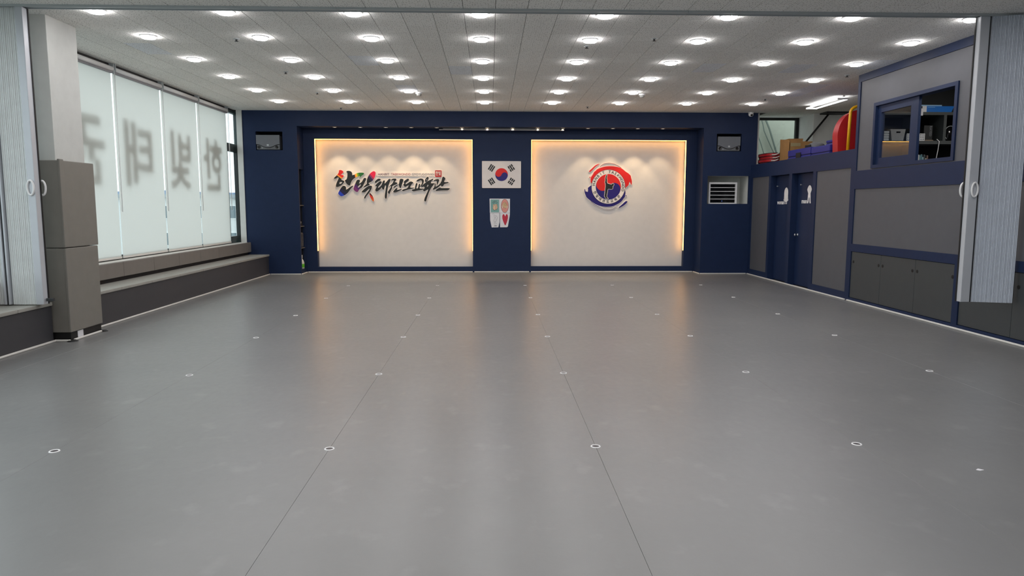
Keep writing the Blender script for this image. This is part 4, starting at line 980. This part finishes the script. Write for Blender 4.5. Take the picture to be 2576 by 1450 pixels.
for (w, h, c), n in zip(bk, nm):
    b = B(x, x+w, 9.74, 9.90, 1.861, 1.861+h, bev=.002, seg=1)
    o = thing('book', '%s book standing on the low office shelf' % n, 'book', (x, 9.8, 1.861)); obj('cover', b, mat('cover_'+n, c, .5), o)
    obj('page_block', B(x+.003, x+w-.003, 9.742, 9.902, 1.861+h, 1.862+h), PAPER, o); x += w+.004
t = thing('storage_basket', 'grey plastic basket with a hand slot behind the office glass', 'basket', (5.58, 9.86, 2.251))
obj('tub', prism(NB(), [(5.49, 2.251), (5.65, 2.251), (5.675, 2.405), (5.465, 2.405)], 'Y', 9.74, 9.98), mat('basket_grey', (150, 150, 150), .5), t)
obj('hand_slot', tube(NB(), [(5.55, 9.739, 2.365), (5.60, 9.739, 2.365)], .011, 8), BLACK, t)
t = thing('towel_stack', 'stack of folded white towels beside the grey office basket', 'towels', (5.38, 9.86, 2.251))
for i in range(4): obj('towel', B(5.29, 5.455, 9.745, 9.97, 2.251+.033*i, 2.282+.033*i, bev=.012), mat('towel_white', (186, 190, 192), .9), t)
for xx, lab in ((5.69, 'white perforated basket behind the sash of the office window'), (5.845, 'white perforated basket at the open half of the office window')):
    t = thing('perforated_basket', lab, 'basket', (xx+.05, 9.8, 2.251)); bs = NB()
    for i in range(5): box(bs, xx+.022*i, xx+.022*i+.008, 9.73, 9.735, 2.251, 2.345)
    for i in range(4): box(bs, xx, xx+.096, 9.729, 9.736, 2.251+.029*i, 2.259+.029*i)
    obj('front_grid', bs, WHITE, t); obj('liner', B(xx+.004, xx+.092, 9.737, 9.9, 2.252, 2.335), mat('liner_grey', (90, 96, 104), .7), t)
t = thing('product_carton', 'tall dark carton with white vertical lettering on the office shelf', 'box', (6.0, 9.85, 2.2505))
obj('carton', B(5.955, 6.075, 9.78, 9.9, 2.265, 2.46, bev=.003), mat('carton_dark', (38, 40, 40), .5), t)
tt = text_bm('RAYED', .045, .001, .0006); bmesh.ops.transform(tt, matrix=Matrix.Rotation(-math.pi/2, 4, 'Z'), verts=tt.verts[:])
obj('lettering', to_wall(tt, 'Y', 9.7795, .001, (6.045, 2.385)), mat('print_grey', (120, 122, 126), .6), t)
obj('stand_plate', B(5.935, 6.085, 9.765, 9.92, 2.251, 2.265, bev=.004), mat('wood_plate', (140, 120, 100), .6), t)
t = thing('desk_speaker', 'glossy black rounded speaker in the right office shelf bay', 'speaker', (6.34, 9.85, 2.251))
obj('shell', lathe(NB(), [(0, 0), (.06, 0), (.075, .04), (.07, .12), (.055, .18), (.03, .2), (0, .205)], (6.34, 9.85, 2.251), 24), BLACKG, t)
obj('rim', tube(NB(), [(6.34+.085*math.cos(a), 9.80, 2.362+.095*math.sin(a)) for a in [2*math.pi*i/24 for i in range(24)]], .005, 6, True), ALU, t)
tag(obj('charging_cable', tube(NB(), [(6.10, 9.715, 2.27), (6.13, 9.705, 2.24), (6.12, 9.705, 2.12), (6.10, 9.705, 1.98), (6.12, 9.705, 1.90)], .005, 6), WHITE, None, (6.12, 9.71, 1.9)), 'thin white cable dangling down the office shelf', 'cable')

ol = bpy.data.lights.new('office_fill', 'AREA'); ol.size = .5; ol.energy = 18; ol.color = (1, .95, .9)  # added fill light that brightens the dark office; no fixture there
oo = bpy.data.objects.new('office_fill', ol); COL.objects.link(oo); oo.location = (6.1, 8.3, CZ-.03)
# ================================================================== OUTSIDE THE WINDOW
struct('ground', B(-900, -8, -300, 1200, -10.2, -10), mat('street_grey', (120, 124, 122), .9))
hb = NB(); hp = [(-620, -10), (-560, 6), (-480, 15), (-400, 11), (-330, 17), (-250, 13), (-190, 16), (-120, 6), (-60, -10)]
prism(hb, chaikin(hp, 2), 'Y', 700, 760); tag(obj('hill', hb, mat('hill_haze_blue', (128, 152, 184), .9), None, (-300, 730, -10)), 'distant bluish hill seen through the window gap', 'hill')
t = thing('far_building', 'pale low building across the street outside the window gap', 'building', (-23.5, 66, -10))
obj('walls', B(-32, -17, 62, 72, -10, 2.0), mat('render_pale', (206, 212, 212), .9), t); obj('roof_slab', B(-32.3, -16.7, 61.7, 72.3, 2.0, 2.3), mat('roof_grey', (150, 160, 166), .8), t)
for i in range(10):
    for j in range(4):
        x = -31.3+1.45*i; z = .2-2.3*j
        if j == 0 or i % 2 == 0: 
            f = obj('window', B(x, x+.9, 61.94, 62.0, z, z+1.2), mat('far_frame', (226, 230, 230), .7), t); obj('pane', B(x+.08, x+.82, 61.92, 61.945, z+.08, z+1.12), mat('far_glass', (96, 116, 124), .2), f)
